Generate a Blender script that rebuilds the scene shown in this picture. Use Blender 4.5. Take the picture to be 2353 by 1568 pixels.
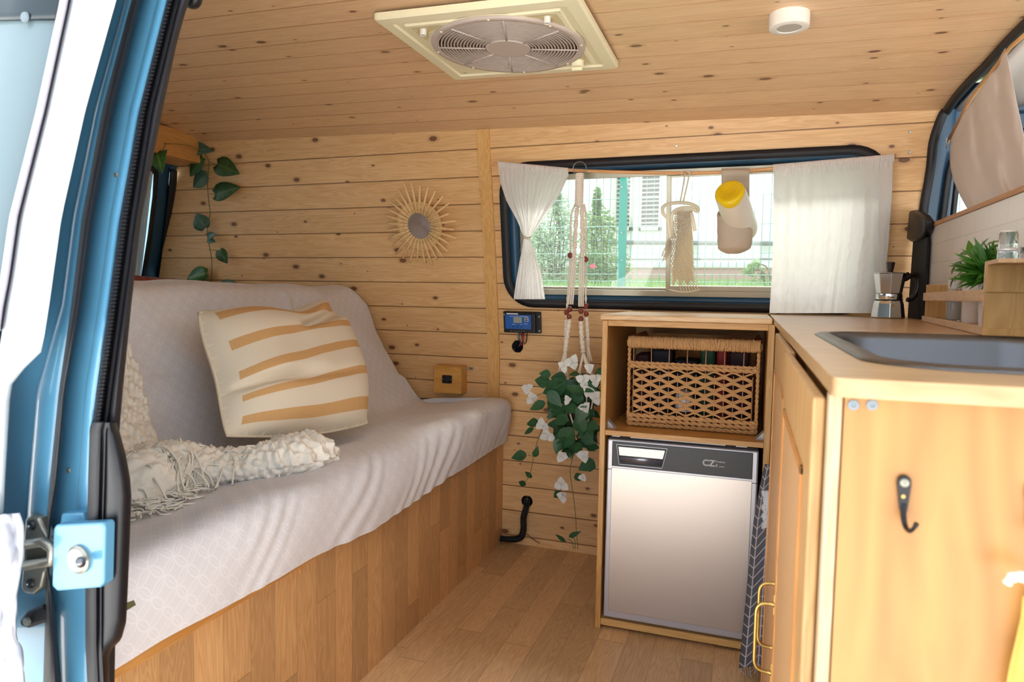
import bpy, bmesh, math, random
from mathutils import Vector as V, Matrix, noise as N
PI = math.pi
S = bpy.context.scene
COL = S.collection
for o in list(bpy.data.objects): bpy.data.objects.remove(o)

# ------------------------------------------------------------------ camera
CX, CY, CZ, YAW, PITCH, ROLL, FPX = 0.82316, -2.28633, 0.90631, 0.335264, 0.0695652, 0.0159796, 1561.2
W_, H_ = 2353, 1568
CAM = V((CX, CY, CZ))
cy_, sy_ = math.cos(YAW), math.sin(YAW)
FWD = V((-sy_*math.cos(PITCH), cy_*math.cos(PITCH), -math.sin(PITCH)))
R0 = V((cy_, sy_, 0)); U0 = R0.cross(FWD)
RT = R0*math.cos(ROLL) + U0*math.sin(ROLL)
UP = -R0*math.sin(ROLL) + U0*math.cos(ROLL)
cd = bpy.data.cameras.new('camera'); cam = bpy.data.objects.new('camera', cd); COL.objects.link(cam)
cd.sensor_width = 36; cd.lens = FPX*36/W_; cd.clip_start = .02; cd.clip_end = 200
cam.matrix_world = Matrix(((RT.x, UP.x, -FWD.x, CX), (RT.y, UP.y, -FWD.y, CY), (RT.z, UP.z, -FWD.z, CZ), (0, 0, 0, 1)))
cd.dof.use_dof = True; cd.dof.focus_distance = 1.9; cd.dof.aperture_fstop = 9
S.camera = cam

# ------------------------------------------------------------------ light
S.view_settings.view_transform = 'Standard'; S.view_settings.look = 'None'
S.view_settings.gamma = 1; S.view_settings.use_curve_mapping = False
S.view_settings.exposure = 2.0
w = bpy.data.worlds.new('overcast_sky'); S.world = w; w.use_nodes = True
nt = w.node_tree; bg = nt.nodes['Background']
tc = nt.nodes.new('ShaderNodeTexCoord'); sp = nt.nodes.new('ShaderNodeSeparateXYZ')
cr = nt.nodes.new('ShaderNodeValToRGB')
nt.links.new(tc.outputs['Generated'], sp.inputs[0]); nt.links.new(sp.outputs['Z'], cr.inputs[0]); nt.links.new(cr.outputs[0], bg.inputs[0])
cr.color_ramp.elements[0].position = 0; cr.color_ramp.elements[0].color = (.78, .87, .98, 1)
cr.color_ramp.elements[1].position = .8; cr.color_ramp.elements[1].color = (.86, .94, 1.05, 1)
bg.inputs[1].default_value = .55
sd = bpy.data.lights.new('hazy_sun', 'SUN'); sun = bpy.data.objects.new('hazy_sun', sd); COL.objects.link(sun)
sd.energy = 7.5; sd.angle = math.radians(60); sd.color = (1, .97, .92)
sun.rotation_euler = (math.radians(-36), 0, math.radians(14))   # high, from beyond the far window

# ------------------------------------------------------------------ helpers
def ray(px, py): return FWD*FPX + RT*(px-W_/2) - UP*(py-H_/2)
def U(px, py, ax, val):
    d = ray(px, py); i = 'xyz'.index(ax); t = (val-CAM[i])/d[i]; return CAM + d*t
def UF(px, py, f):                       # meets the surface y = f(z, x)
    y = -.5
    for _ in range(30):
        p = U(px, py, 'y', y); y = f(p.z, p.x)
    return U(px, py, 'y', y)
def interp(x, pts):
    if x <= pts[0][0]: return pts[0][1]
    for a, b in zip(pts, pts[1:]):
        if x <= b[0]: return a[1]+(b[1]-a[1])*(x-a[0])/(b[0]-a[0])
    return pts[-1][1]
WP = [(0, 0), (.68, 0), (.774, -.012), (.856, -.026), (.945, -.040), (1.04, -.054), (1.127, -.072), (1.217, -.088), (1.34, -.113), (1.52, -.147)]
def wy(z, x=0): return interp(z, WP)      # the far wall leans in above the bench
def UWL(px, py, off=0): return UF(px, py, lambda z, x: wy(z)+off)
def ys(z, x=0): return -1.70 + .25*max(0, z-.85)   # the body side round the sliding door
def US(px, py, off=0): return UF(px, py, lambda z, x: ys(z)+off)

def lin(c):
    def g(v): v /= 255; return v/12.92 if v <= .04045 else ((v+.055)/1.055)**2.4
    return (g(c[0]), g(c[1]), g(c[2]), 1)
class NT:
    def __init__(s, name):
        s.m = bpy.data.materials.new(name); s.m.use_nodes = True; s.t = s.m.node_tree; s.b = s.t.nodes['Principled BSDF']; s.out = s.t.nodes['Material Output']
    def n(s, k, **kw):
        a = s.t.nodes.new('ShaderNode'+k)
        for q, v in kw.items(): setattr(a, q, v)
        return a
    def l(s, a, b): s.t.links.new(a, b)
    def v(s, x, inp):
        if hasattr(x, 'is_linked') or hasattr(x, 'links'): s.l(x, inp)
        else: inp.default_value = x
    def math(s, op, a, b=None, c=None):
        m = s.n('Math', operation=op); s.v(a, m.inputs[0])
        if b is not None: s.v(b, m.inputs[1])
        if c is not None: s.v(c, m.inputs[2])
        return m.outputs[0]
    def comb(s, x, y, z=0.0):
        m = s.n('CombineXYZ'); s.v(x, m.inputs[0]); s.v(y, m.inputs[1]); s.v(z, m.inputs[2]); return m.outputs[0]
    def mix(s, f, a, b, mode='MIX'):
        m = s.n('Mix', data_type='RGBA', blend_type=mode); s.v(f, m.inputs[0]); s.v(a, m.inputs[6]); s.v(b, m.inputs[7]); return m.outputs[2]
    def noise(s, vec, sc, det=3, dist=0.0):
        m = s.n('TexNoise'); s.l(vec, m.inputs['Vector']); m.inputs['Scale'].default_value = sc; m.inputs['Detail'].default_value = det; m.inputs['Distortion'].default_value = dist
        return m.outputs['Fac']
    def sstep(s, x, a, b):
        m = s.n('MapRange', interpolation_type='SMOOTHSTEP'); s.v(x, m.inputs[0]); s.v(a, m.inputs[1]); s.v(b, m.inputs[2]); return m.outputs[0]
    def bump(s, h, st, d=.001):
        b = s.n('Bump'); s.l(h, b.inputs['Height']); b.inputs['Strength'].default_value = st; b.inputs['Distance'].default_value = d; s.l(b.outputs[0], s.b.inputs['Normal'])
    def coord(s, kind='UV'):
        t = s.n('TexCoord'); sp = s.n('SeparateXYZ'); s.l(t.outputs[kind], sp.inputs[0]); return sp.outputs[0], sp.outputs[1], sp.outputs[2], t.outputs[kind]
def plain(name, rgb, rough=.5, metal=0, spec=.5, nz=0, nsc=40, bump=0, coat=0, sheen=0):
    m = NT(name); c = lin(rgb); m.b.inputs['Base Color'].default_value = c
    m.b.inputs['Roughness'].default_value = rough; m.b.inputs['Metallic'].default_value = metal
    m.b.inputs['Specular IOR Level'].default_value = spec; m.b.inputs['Coat Weight'].default_value = coat; m.b.inputs['Sheen Weight'].default_value = sheen
    if nz or bump:
        x, y, z, v = m.coord('Object'); f = m.noise(v, nsc, 4)
        if nz:
            d = tuple(q*(1-nz) for q in c[:3])+(1,); l_ = tuple(min(1, q*(1+nz)) for q in c[:3])+(1,)
            m.l(m.mix(f, d, l_), m.b.inputs['Base Color'])
        if bump: m.bump(f, bump, .002)
    return m.m
def wood(name, c1, c2, knot=None, plank=0, kind='UV', along=0, fine=1.0, tone=.12, rough=.45, kden=1.0, coat=0.0, blotch=0.0):
    """grain runs along axis `along`; plank = board width across it"""
    m = NT(name); co = m.coord(kind)
    if kind == 'UV': a, b, c = co[0], co[1], 0.0
    else:
        ax = [co[0], co[1], co[2]]; a = ax[along]; rest = [ax[i] for i in range(3) if i != along]; b, c = rest
    idn = m.math('FLOOR', m.math('DIVIDE', b, plank)) if plank else 0.0
    off = m.math('MULTIPLY', idn, 7.31) if plank else 0.0
    ao = m.math('ADD', a, off) if plank else a
    v1 = m.comb(m.math('MULTIPLY', ao, 1.6), m.math('MULTIPLY', b, 22*fine), m.math('MULTIPLY', c, 22*fine) if kind != 'UV' else off)
    g1 = m.noise(v1, 1.6, 3, .6)
    v2 = m.comb(m.math('MULTIPLY', ao, 6), m.math('MULTIPLY', b, 260*fine), m.math('MULTIPLY', c, 260*fine) if kind != 'UV' else off)
    g2 = m.noise(v2, 1.0, 4)
    rings = m.math('FRACT', m.math('MULTIPLY', g1, 9.0))
    rings = m.math('ABSOLUTE', m.math('SUBTRACT', rings, .5))
    f = m.math('ADD', m.math('MULTIPLY', rings, .75), m.math('MULTIPLY', g2, .55))
    f = m.math('ADD', f, m.math('MULTIPLY', g1, .35))
    f = m.sstep(f, .25, 1.05)
    col = m.mix(f, lin(c1), lin(c2))
    if plank and tone:
        wn = m.n('TexWhiteNoise', noise_dimensions='1D'); m.l(m.math('ADD', idn, .37), wn.inputs['W'])
        t = m.math('ADD', m.math('MULTIPLY', wn.outputs['Value'], tone*2), 1-tone)
        tm = m.n('VectorMath', operation='SCALE'); m.l(col, tm.inputs[0]); m.l(t, tm.inputs['Scale']); col = tm.outputs[0]
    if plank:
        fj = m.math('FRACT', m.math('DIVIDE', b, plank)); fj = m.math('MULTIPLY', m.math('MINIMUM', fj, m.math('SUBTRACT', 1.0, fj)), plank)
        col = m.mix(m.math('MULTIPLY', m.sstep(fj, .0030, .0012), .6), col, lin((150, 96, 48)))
    if blotch:
        vb = m.comb(m.math('MULTIPLY', ao, 3.0), m.math('MULTIPLY', b, 9.0), off)
        bl = m.sstep(m.noise(vb, 1.0, 3, .8), .52, .68)
        col = m.mix(m.math('MULTIPLY', bl, blotch), col, lin(tuple(q*.86 for q in c2)))
    if knot:
        vo = m.n('TexVoronoi', feature='F1', voronoi_dimensions='2D'); vk = m.comb(m.math('MULTIPLY', ao, 8.5*kden), m.math('MULTIPLY', b, 15.0*kden))
        m.l(vk, vo.inputs['Vector']); vo.inputs['Scale'].default_value = 1
        sc = m.n('SeparateColor'); m.l(vo.outputs['Color'], sc.inputs[0])
        size = m.math('MAXIMUM', m.math('SUBTRACT', m.math('MULTIPLY', m.math('POWER', sc.outputs[0], 2.6), .165), .022), 0.0)
        d = m.math('ADD', vo.outputs['Distance'], m.math('MULTIPLY', m.math('SUBTRACT', g2, .5), .04))
        k = m.sstep(m.math('SUBTRACT', size, d), 0.0, .035)
        k2 = m.sstep(m.math('SUBTRACT', m.math('MULTIPLY', size, 2.0), d), 0.0, .14)
        col = m.mix(m.math('MULTIPLY', k2, .35), col, lin((160, 108, 68)))
        col = m.mix(m.math('MULTIPLY', k, .85), col, lin(knot))
    m.l(col, m.b.inputs['Base Color']); m.b.inputs['Roughness'].default_value = rough; m.b.inputs['Coat Weight'].default_value = coat; m.b.inputs['Coat Roughness'].default_value = .25
    m.bump(g2, .10, .001)
    return m.m
def strips(name, sw, sl, c1, c2, rough=.42):
    """printed parquet vinyl: strips sw wide, sl long, ends staggered; u = length, v = width (UV in metres)"""
    m = NT(name); u, v, _, _ = m.coord('UV')
    r = m.math('FLOOR', m.math('DIVIDE', v, sw)); wr = m.n('TexWhiteNoise', noise_dimensions='1D'); m.l(r, wr.inputs['W'])
    uu = m.math('ADD', m.math('DIVIDE', u, sl), m.math('MULTIPLY', wr.outputs['Value'], 1.0)); q = m.math('FLOOR', uu)
    wn = m.n('TexWhiteNoise', noise_dimensions='2D'); m.l(m.comb(r, q), wn.inputs['Vector'])
    o = m.math('MULTIPLY', wn.outputs['Value'], 31.0)
    v1 = m.comb(m.math('MULTIPLY', u, 2.2), m.math('MULTIPLY', v, 20), o); g1 = m.noise(v1, 1.5, 2, .5)
    rings = m.math('ABSOLUTE', m.math('SUBTRACT', m.math('FRACT', m.math('MULTIPLY', g1, 13.0)), .5))
    g2 = m.noise(m.comb(m.math('MULTIPLY', u, 18), m.math('MULTIPLY', v, 420), o), 1.0, 3)
    f = m.sstep(m.math('ADD', m.math('MULTIPLY', rings, .8), m.math('MULTIPLY', g2, .7)), .2, 1.0)
    col = m.mix(f, lin(c2), lin(c1))
    t = m.math('ADD', m.math('MULTIPLY', wn.outputs['Value'], .34), .80)
    tm = m.n('VectorMath', operation='SCALE'); m.l(col, tm.inputs[0]); m.l(t, tm.inputs['Scale']); col = tm.outputs[0]
    fr = m.math('FRACT', m.math('DIVIDE', v, sw)); e1 = m.sstep(m.math('MINIMUM', fr, m.math('SUBTRACT', 1.0, fr)), 0.0, .022)
    fu = m.math('FRACT', uu); e2 = m.sstep(m.math('MINIMUM', fu, m.math('SUBTRACT', 1.0, fu)), 0.0, .005)
    e = m.math('MULTIPLY', e1, e2)
    col = m.mix(m.math('MULTIPLY', m.math('SUBTRACT', 1.0, e), .6), col, lin(tuple(x*.72 for x in c2)))
    m.l(col, m.b.inputs['Base Color']); m.b.inputs['Roughness'].default_value = rough
    m.bump(g2, .06, .0006); return m.m

def P(name, me_or_bm, mat=None, parent=None, smooth=False, bevel=0, solid=0, sub=0, seg=2, recalc=True):
    if isinstance(me_or_bm, bmesh.types.BMesh):
        if recalc: bmesh.ops.recalc_face_normals(me_or_bm, faces=me_or_bm.faces)
        me = bpy.data.meshes.new(name); me_or_bm.normal_update(); me_or_bm.to_mesh(me); me_or_bm.free()
    else: me = me_or_bm
    if mat: me.materials.append(mat)
    for p in me.polygons: p.use_smooth = smooth
    o = bpy.data.objects.new(name, me); COL.objects.link(o)
    if parent: o.parent = parent; o.matrix_parent_inverse = parent.matrix_basis.inverted()
    if solid:
        md = o.modifiers.new('solid', 'SOLIDIFY'); md.thickness = solid; md.offset = 0
    if sub:
        md = o.modifiers.new('sub', 'SUBSURF'); md.levels = sub; md.render_levels = sub
    if bevel:
        md = o.modifiers.new('bev', 'BEVEL'); md.width = bevel; md.segments = seg; md.limit_method = 'ANGLE'; md.angle_limit = math.radians(40)
    return o
def E_(name, loc, label, cat, group=None):
    o = bpy.data.objects.new(name, None); COL.objects.link(o); o.location = loc; o.empty_display_size = .02
    return T(o, label, cat, group)
def T(o, label=None, cat=None, group=None, kind=None):
    if label: o['label'] = label
    if cat: o['category'] = cat
    if group: o['group'] = group
    if kind: o['kind'] = kind
    return o
def ST(o): o['kind'] = 'structure'; return o
def BM(): return bmesh.new()
def uvl(bm): return bm.loops.layers.uv.verify()
def box(bm, lo, hi, mtx=None, uv=None):
    """uv=(axis_u, axis_v) world axes in metres"""
    vs = [bm.verts.new((x, y, z)) for x in (lo[0], hi[0]) for y in (lo[1], hi[1]) for z in (lo[2], hi[2])]
    fs = []
    for q in ((0, 1, 3, 2), (4, 6, 7, 5), (0, 4, 5, 1), (2, 3, 7, 6), (0, 2, 6, 4), (1, 5, 7, 3)): fs.append(bm.faces.new([vs[i] for i in q]))
    if uv:
        L = uvl(bm)
        for f in fs:
            for l in f.loops: l[L].uv = (l.vert.co[uv[0]], l.vert.co[uv[1]])
    if mtx:
        for v in vs: v.co = mtx @ v.co
    return fs
def bxo(name, lo, hi, mat, parent=None, bevel=0, mtx=None, uv=None, **k):
    bm = BM(); box(bm, lo, hi, mtx, uv); return P(name, bm, mat, parent, bevel=bevel, **k)
def frame_of(d, ref=V((0, 0, 1))):
    d = d.normalized()
    if abs(d.dot(ref)) > .97: ref = V((1, 0, 0))
    a = d.cross(ref).normalized(); return a, d.cross(a).normalized()
def tube(bm, pts, r, n=8, cap=True, flat=1.0):
    """r float or list or function of t"""
    pts = [V(p) for p in pts]; rings = []; m = len(pts); a0 = None
    for i, p in enumerate(pts):
        d = (pts[min(i+1, m-1)] - pts[max(i-1, 0)])
        if d.length < 1e-9: d = V((0, 0, 1))
        d.normalize()
        if a0 is None: a, b = frame_of(d)
        else:
            a = (a0 - d*a0.dot(d)).normalized(); b = d.cross(a)
        a0 = a
        rr = r(i/(m-1)) if callable(r) else (r[i] if isinstance(r, (list, tuple)) else r)
        rings.append([bm.verts.new(p + a*math.cos(2*PI*k/n)*rr + b*math.sin(2*PI*k/n)*rr*flat) for k in range(n)])
    for A, B in zip(rings, rings[1:]):
        for k in range(n): bm.faces.new((A[k], A[(k+1) % n], B[(k+1) % n], B[k]))
    if cap: bm.faces.new(rings[0][::-1]); bm.faces.new(rings[-1])
    return rings
def tubo(name, pts, r, mat, parent=None, n=8, **k):
    bm = BM(); tube(bm, pts, r, n, **k); return P(name, bm, mat, parent, smooth=True)
def lathe(bm, prof, n=32, c=V((0, 0, 0)), mtx=None, closed=False):
    """prof: list of (r, z)"""
    rings = []
    for r_, z in prof:
        ring = []
        for k in range(n):
            p = V((r_*math.cos(2*PI*k/n), r_*math.sin(2*PI*k/n), z))
            if mtx: p = mtx @ p
            ring.append(bm.verts.new(c+p))
        rings.append(ring)
    for A, B in zip(rings, rings[1:]):
        for k in range(n): bm.faces.new((A[k], A[(k+1) % n], B[(k+1) % n], B[k]))
    bm.faces.new(rings[0][::-1]); bm.faces.new(rings[-1])
def laths(name, prof, mat, parent=None, n=32, c=(0, 0, 0), mtx=None, smooth=True, bevel=0):
    bm = BM(); lathe(bm, prof, n, V(c), mtx); o = P(name, bm, mat, parent, smooth=smooth, bevel=bevel)
    if smooth:
        md = o.modifiers.new('es', 'EDGE_SPLIT'); md.split_angle = math.radians(35)
    return o
def grid(bm, f, nu, nv, uvf=None, closeu=False):
    """f(u,v)->point, u,v in 0..1"""
    vs = [[bm.verts.new(f(i/nu, j/nv)) for j in range(nv+1)] for i in range(nu+1)]
    L = uvl(bm) if uvf else None
    for i in range(nu):
        for j in range(nv):
            q = bm.faces.new((vs[i][j], vs[i+1][j], vs[i+1][j+1], vs[i][j+1]))
            if uvf:
                for l, (a, b) in zip(q.loops, ((i, j), (i+1, j), (i+1, j+1), (i, j+1))): l[L].uv = uvf(a/nu, b/nv)
    return vs
def prism(bm, pts, d):
    """closed polygon pts extruded by vector d"""
    A = [bm.verts.new(V(p)) for p in pts]; B = [bm.verts.new(V(p)+V(d)) for p in pts]
    bm.faces.new(A[::-1]); bm.faces.new(B); n = len(A)
    for i in range(n): bm.faces.new((A[i], A[(i+1) % n], B[(i+1) % n], B[i]))
def rrect(w2, h2, r, n=6):
    """rounded rectangle outline, half sizes"""
    o = []
    for cx, cy, a0 in ((w2-r, h2-r, 0), (-w2+r, h2-r, 90), (-w2+r, -h2+r, 180), (w2-r, -h2+r, 270)):
        for k in range(n+1):
            a = math.radians(a0+90*k/n); o.append((cx+r*math.cos(a), cy+r*math.sin(a)))
    return o
def ring_between(bm, A, B, C, D):
    """A outer front, B inner front, C inner back, D outer back: closed loops of points"""
    R = [[bm.verts.new(V(p)) for p in L] for L in (A, B, C, D)]; n = len(A)
    for q in range(4):
        X, Y = R[q], R[(q+1) % 4]
        for i in range(n): bm.faces.new((X[i], X[(i+1) % n], Y[(i+1) % n], Y[i]))
def catmull(pts, n=6):
    pts = [V(p) for p in pts]; o = []
    for i in range(len(pts)-1):
        p0, p1, p2, p3 = pts[max(i-1, 0)], pts[i], pts[i+1], pts[min(i+2, len(pts)-1)]
        for k in range(n):
            t = k/n; o.append(.5*((2*p1)+(p2-p0)*t+(2*p0-5*p1+4*p2-p3)*t*t+(3*p1-p0-3*p2+p3)*t**3))
    o.append(pts[-1]); return o
def leaf(bm, base, tip, nrm, wid, heart=.0, fold=.25, curl=.12, petal=False):
    base, tip = V(base), V(tip); d = tip-base; L = d.length; d = d/L
    n = (V(nrm)-d*V(nrm).dot(d)); n = n.normalized() if n.length > 1e-6 else frame_of(d)[0]
    s = d.cross(n); st = [0, .12, .3, .5, .7, .87, 1]; ws = [.12+.5*heart, .62+.38*heart, 1, .9, .6, .28, 0.0]
    if petal: ws = [.15, .6, .95, 1.0, .78, .4, 0.02]
    mid = []; lf = []; rt = []
    for t, q in zip(st, ws):
        back = -heart*.12*L if t == 0 else 0
        c = base+d*(t*L)-n*(curl*L*t*t)
        mid.append(bm.verts.new(c))
        hw = wid/2*q
        lf.append(bm.verts.new(c+s*hw+n*hw*fold+d*back)); rt.append(bm.verts.new(c-s*hw+n*hw*fold+d*back))
    lay = uvl(bm)
    for i in range(6):
        for a, sg in ((lf, 1), (rt, -1)):
            q = [mid[i], mid[i+1], a[i+1], a[i]]
            if sg < 0: q = q[::-1]
            try:
                f = bm.faces.new(q)
                for l in f.loops:
                    x = 0 if l.vert in mid else .5*sg
                    l[lay].uv = (.5+x, i/6)
            except ValueError: pass
def px2m(p): return (p-CAM).dot(FWD)/FPX    # metres per pixel of the photo at p

# ------------------------------------------------------------------ materials
PINE = ((226, 184, 130), (200, 150, 96))
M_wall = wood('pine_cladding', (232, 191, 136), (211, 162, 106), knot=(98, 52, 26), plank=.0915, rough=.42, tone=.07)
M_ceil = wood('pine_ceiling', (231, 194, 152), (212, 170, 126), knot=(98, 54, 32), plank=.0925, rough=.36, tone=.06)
M_batten = wood('pine_batten', (226, 180, 112), (204, 150, 84), kind='Object', along=2, rough=.45, knot=None)
M_ply = wood('birch_ply', (226, 178, 112), (200, 148, 84), kind='Object', along=2, rough=.42, fine=.35)
M_plyx = wood('birch_ply_lying', (216, 168, 106), (190, 138, 78), kind='Object', along=0, rough=.4, fine=.6)
M_plyfront = wood('varnished_ply', (178, 126, 64), (152, 102, 46), kind='Object', along=2, rough=.42, fine=.22, coat=.1)
M_edge = wood('ply_edge', (196, 170, 136), (174, 142, 108), kind='Object', along=2, rough=.55, fine=1.6)
M_door = wood('door_oak', (192, 150, 98), (168, 124, 74), kind='Object', along=2, rough=.5, fine=1.2)
M_dooror = wood('door_bead', (196, 132, 60), (170, 108, 42), kind='Object', along=2, rough=.4, fine=1.0)
M_top = wood('worktop_ply', (192, 156, 112), (164, 126, 84), knot=(140, 96, 58), kden=.45, kind='Object', along=0, rough=.33, fine=.7, coat=.25)
M_topboard = wood('cabinet_top_board', (220, 182, 130), (196, 150, 96), kind='Object', along=0, rough=.3, fine=.6, coat=.3)
M_floor = strips('floor_vinyl', .074, .55, (218, 180, 132), (196, 152, 106))
M_bench = strips('bench_vinyl', .066, .42, (220, 172, 118), (196, 146, 94), rough=.45)
M_honey = wood('honey_pine', (214, 156, 88), (190, 128, 62), kind='Object', along=1, rough=.45)
M_blue = plain('van_blue', (84, 142, 174), .32, nz=.06, nsc=14, coat=.5)
M_navy = plain('van_navy', (28, 72, 102), .4)
M_white = plain('van_white', (236, 240, 242), .3, coat=.5)
M_rub = plain('black_rubber', (26, 25, 30), .55, bump=.1, nsc=200)
M_blackp = plain('black_plastic', (15, 17, 24), .42)
M_dark = plain('dark_hole', (10, 8, 8), .9)
M_alu = plain('anodised_aluminium', (176, 170, 152), .38, metal=.55)
M_steel = plain('brushed_steel', (128, 130, 134), .28, metal=1.0)
M_sink = plain('sink_steel', (100, 101, 104), .36, metal=1.0)
M_zinc = plain('zinc_plate', (176, 172, 160), .4, metal=.85, nz=.1, nsc=60)
M_brass = plain('brass', (176, 146, 84), .3, metal=1)
M_cream = plain('cream_plastic', (232, 222, 188), .45, nz=.04, nsc=8)
M_grille = plain('grey_grille_plastic', (188, 172, 162), .5)
M_whitep = plain('white_plastic', (222, 214, 204), .4)
M_silver = plain('silver_plastic', (186, 184, 186), .35, metal=.35)
M_wick = plain('sea_grass', (190, 142, 90), .75, nz=.22, nsc=60, bump=.5)
M_rattan = plain('rattan_stick', (238, 200, 142), .5, nz=.16, nsc=70)
M_cord = plain('cotton_cord', (232, 220, 204), .85, bump=.5, nsc=260)
M_bead = plain('red_wood_bead', (124, 52, 34), .5, nz=.3, nsc=160)
M_darkred = plain('dark_red_cloth', (128, 62, 52), .85, nz=.25, nsc=50, bump=.5)
M_greenpost = plain('fence_green', (44, 132, 112), .5)
def fabric(name, rgb, trans=.0, bump=.25, sc=500, rough=.85, weave=True):
    m = NT(name); m.b.inputs['Base Color'].default_value = lin(rgb); m.b.inputs['Roughness'].default_value = rough; m.b.inputs['Specular IOR Level'].default_value = .2
    x, y, z, v = m.coord('Object'); f = m.noise(v, sc, 3); m.bump(f, bump, .001)
    if trans:
        t = m.n('BsdfTranslucent'); t.inputs['Color'].default_value = lin(rgb); mx = m.n('MixShader'); mx.inputs[0].default_value = trans
        m.l(m.b.outputs[0], mx.inputs[1]); m.l(t.outputs[0], mx.inputs[2]); m.l(mx.outputs[0], m.out.inputs[0])
    return m.m
M_curt = fabric('white_muslin', (246, 242, 239), .52, .35, 140)
M_beige = fabric('beige_linen', (224, 212, 202), .3, .3, 300)
M_canvas = fabric('canvas_pouch', (226, 212, 194), .4, .5, 160)
M_netc = fabric('net_cotton', (240, 232, 216), .5, .3, 300)
M_knit = fabric('cream_wool', (246, 239, 226), .0, .9, 220)
def sheetmat():
    m = NT('sheet_cotton'); u, v, _, _ = m.coord('UV'); s = .046
    def ring(ou, ov):
        a = m.math('SUBTRACT', m.math('FRACT', m.math('ADD', m.math('DIVIDE', u, s), ou)), .5)
        b = m.math('SUBTRACT', m.math('FRACT', m.math('ADD', m.math('DIVIDE', v, s), ov)), .5)
        d = m.math('SQRT', m.math('ADD', m.math('MULTIPLY', a, a), m.math('MULTIPLY', b, b)))
        return m.sstep(m.math('ABSOLUTE', m.math('SUBTRACT', d, .5)), .04, .012), m.sstep(m.math('ABSOLUTE', m.math('SUBTRACT', d, .36)), .03, .01)
    r1, q1 = ring(0.0, 0.0); r2, q2 = ring(.5, .5)
    dg = m.math('ABSOLUTE', m.math('SUBTRACT', m.math('FRACT', m.math('DIVIDE', m.math('ADD', u, v), s)), .5)); dg = m.sstep(dg, .028, .008)
    de = m.math('ABSOLUTE', m.math('SUBTRACT', m.math('FRACT', m.math('DIVIDE', m.math('SUBTRACT', u, v), s)), .5)); de = m.sstep(de, .028, .008)
    k = m.math('MAXIMUM', m.math('MAXIMUM', r1, r2), m.math('MAXIMUM', dg, de))
    m.l(m.mix(k, lin((219, 216, 219)), lin((227, 225, 227))), m.b.inputs['Base Color'])
    m.b.inputs['Roughness'].default_value = .8; m.b.inputs['Specular IOR Level'].default_value = .25
    x, y, z, vv = m.coord('Object'); m.bump(m.noise(vv, 60, 4), .25, .002); return m.m
M_sheet = sheetmat()
def leafmat(name, base, vein, hue=0, variegate=.5):
    m = NT(name); u, v, _, vec = m.coord('UV')
    c = m.math('ABSOLUTE', m.math('SUBTRACT', u, .5)); mid = m.sstep(c, .06, .0)
    sv = m.sstep(m.math('ABSOLUTE', m.math('SUBTRACT', m.math('FRACT', m.math('SUBTRACT', m.math('MULTIPLY', v, 6.0), m.math('MULTIPLY', c, 5.0))), .5)), .12, .03)
    x, y, z, o = m.coord('Object'); n = m.noise(o, 45, 3)
    k = m.math('MAXIMUM', mid, m.math('MULTIPLY', sv, m.math('MULTIPLY', m.sstep(n, .45, .7), variegate)))
    b = m.mix(n, lin(tuple(q*.72 for q in base)), lin(tuple(min(255, q*1.2) for q in base)))
    m.l(m.mix(m.math('MULTIPLY', k, .6), b, lin(vein)), m.b.inputs['Base Color']); m.b.inputs['Roughness'].default_value = .42
    t = m.n('BsdfTranslucent'); m.l(b, t.inputs['Color']); mx = m.n('MixShader'); mx.inputs[0].default_value = .2
    m.l(m.b.outputs[0], mx.inputs[1]); m.l(t.outputs[0], mx.inputs[2]); m.l(mx.outputs[0], m.out.inputs[0]); return m.m
M_ivy = leafmat('ivy_leaf_dark', (66, 98, 54), (120, 150, 84)); M_ivyg = leafmat('ivy_leaf_grey', (84, 116, 98), (140, 168, 128)); M_ivyy = leafmat('ivy_leaf_bright', (58, 104, 38), (168, 190, 80), variegate=1)
M_boug = leafmat('bougainvillea_leaf', (44, 88, 52), (70, 120, 72), variegate=.2)
M_grass = leafmat('small_plant_leaf', (64, 116, 34), (110, 150, 60), variegate=.1)
M_petal = fabric('white_bract', (240, 238, 232), .35, .2, 120)
M_stem = plain('green_stem', (86, 104, 52), .6)
def glassmat(name, tint=(.95, .98, .97), refl=1.0, haze=.022):
    m = NT(name); m.t.nodes.remove(m.b); g = m.n('BsdfGlossy'); g.inputs['Roughness'].default_value = .02
    t = m.n('BsdfTransparent'); t.inputs[0].default_value = tint+(1,); f = m.n('Fresnel'); f.inputs[0].default_value = 1.45
    mx = m.n('MixShader'); m.l(m.math('MULTIPLY', f.outputs[0], refl), mx.inputs[0]); m.l(t.outputs[0], mx.inputs[1]); m.l(g.outputs[0], mx.inputs[2]); tr = m.n('BsdfTranslucent'); tr.inputs[0].default_value = (.9, .93, .92, 1); m2 = m.n('MixShader'); m2.inputs[0].default_value = haze
    m.l(mx.outputs[0], m2.inputs[1]); m.l(tr.outputs[0], m2.inputs[2]); m.l(m2.outputs[0], m.out.inputs[0]); return m.m
M_glass = glassmat('window_glass')
M_jar = plain('jar_glass', (235, 240, 238), .04); bpy.data.materials['jar_glass'].node_tree.nodes['Principled BSDF'].inputs['Transmission Weight'].default_value = .92

# ================================================================== SETTING
XR_ = None                                  # where the cladding ends towards the cab
# ---- floor
bm = BM(); fs = box(bm, (-1.7, -1.86, -.02), (2.4, .02, 0)); L = uvl(bm)
for f in bm.faces:
    for l in f.loops: l[L].uv = (l.vert.co.y+5, l.vert.co.x+5)
ST(P('floor', bm, M_floor))

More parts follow.
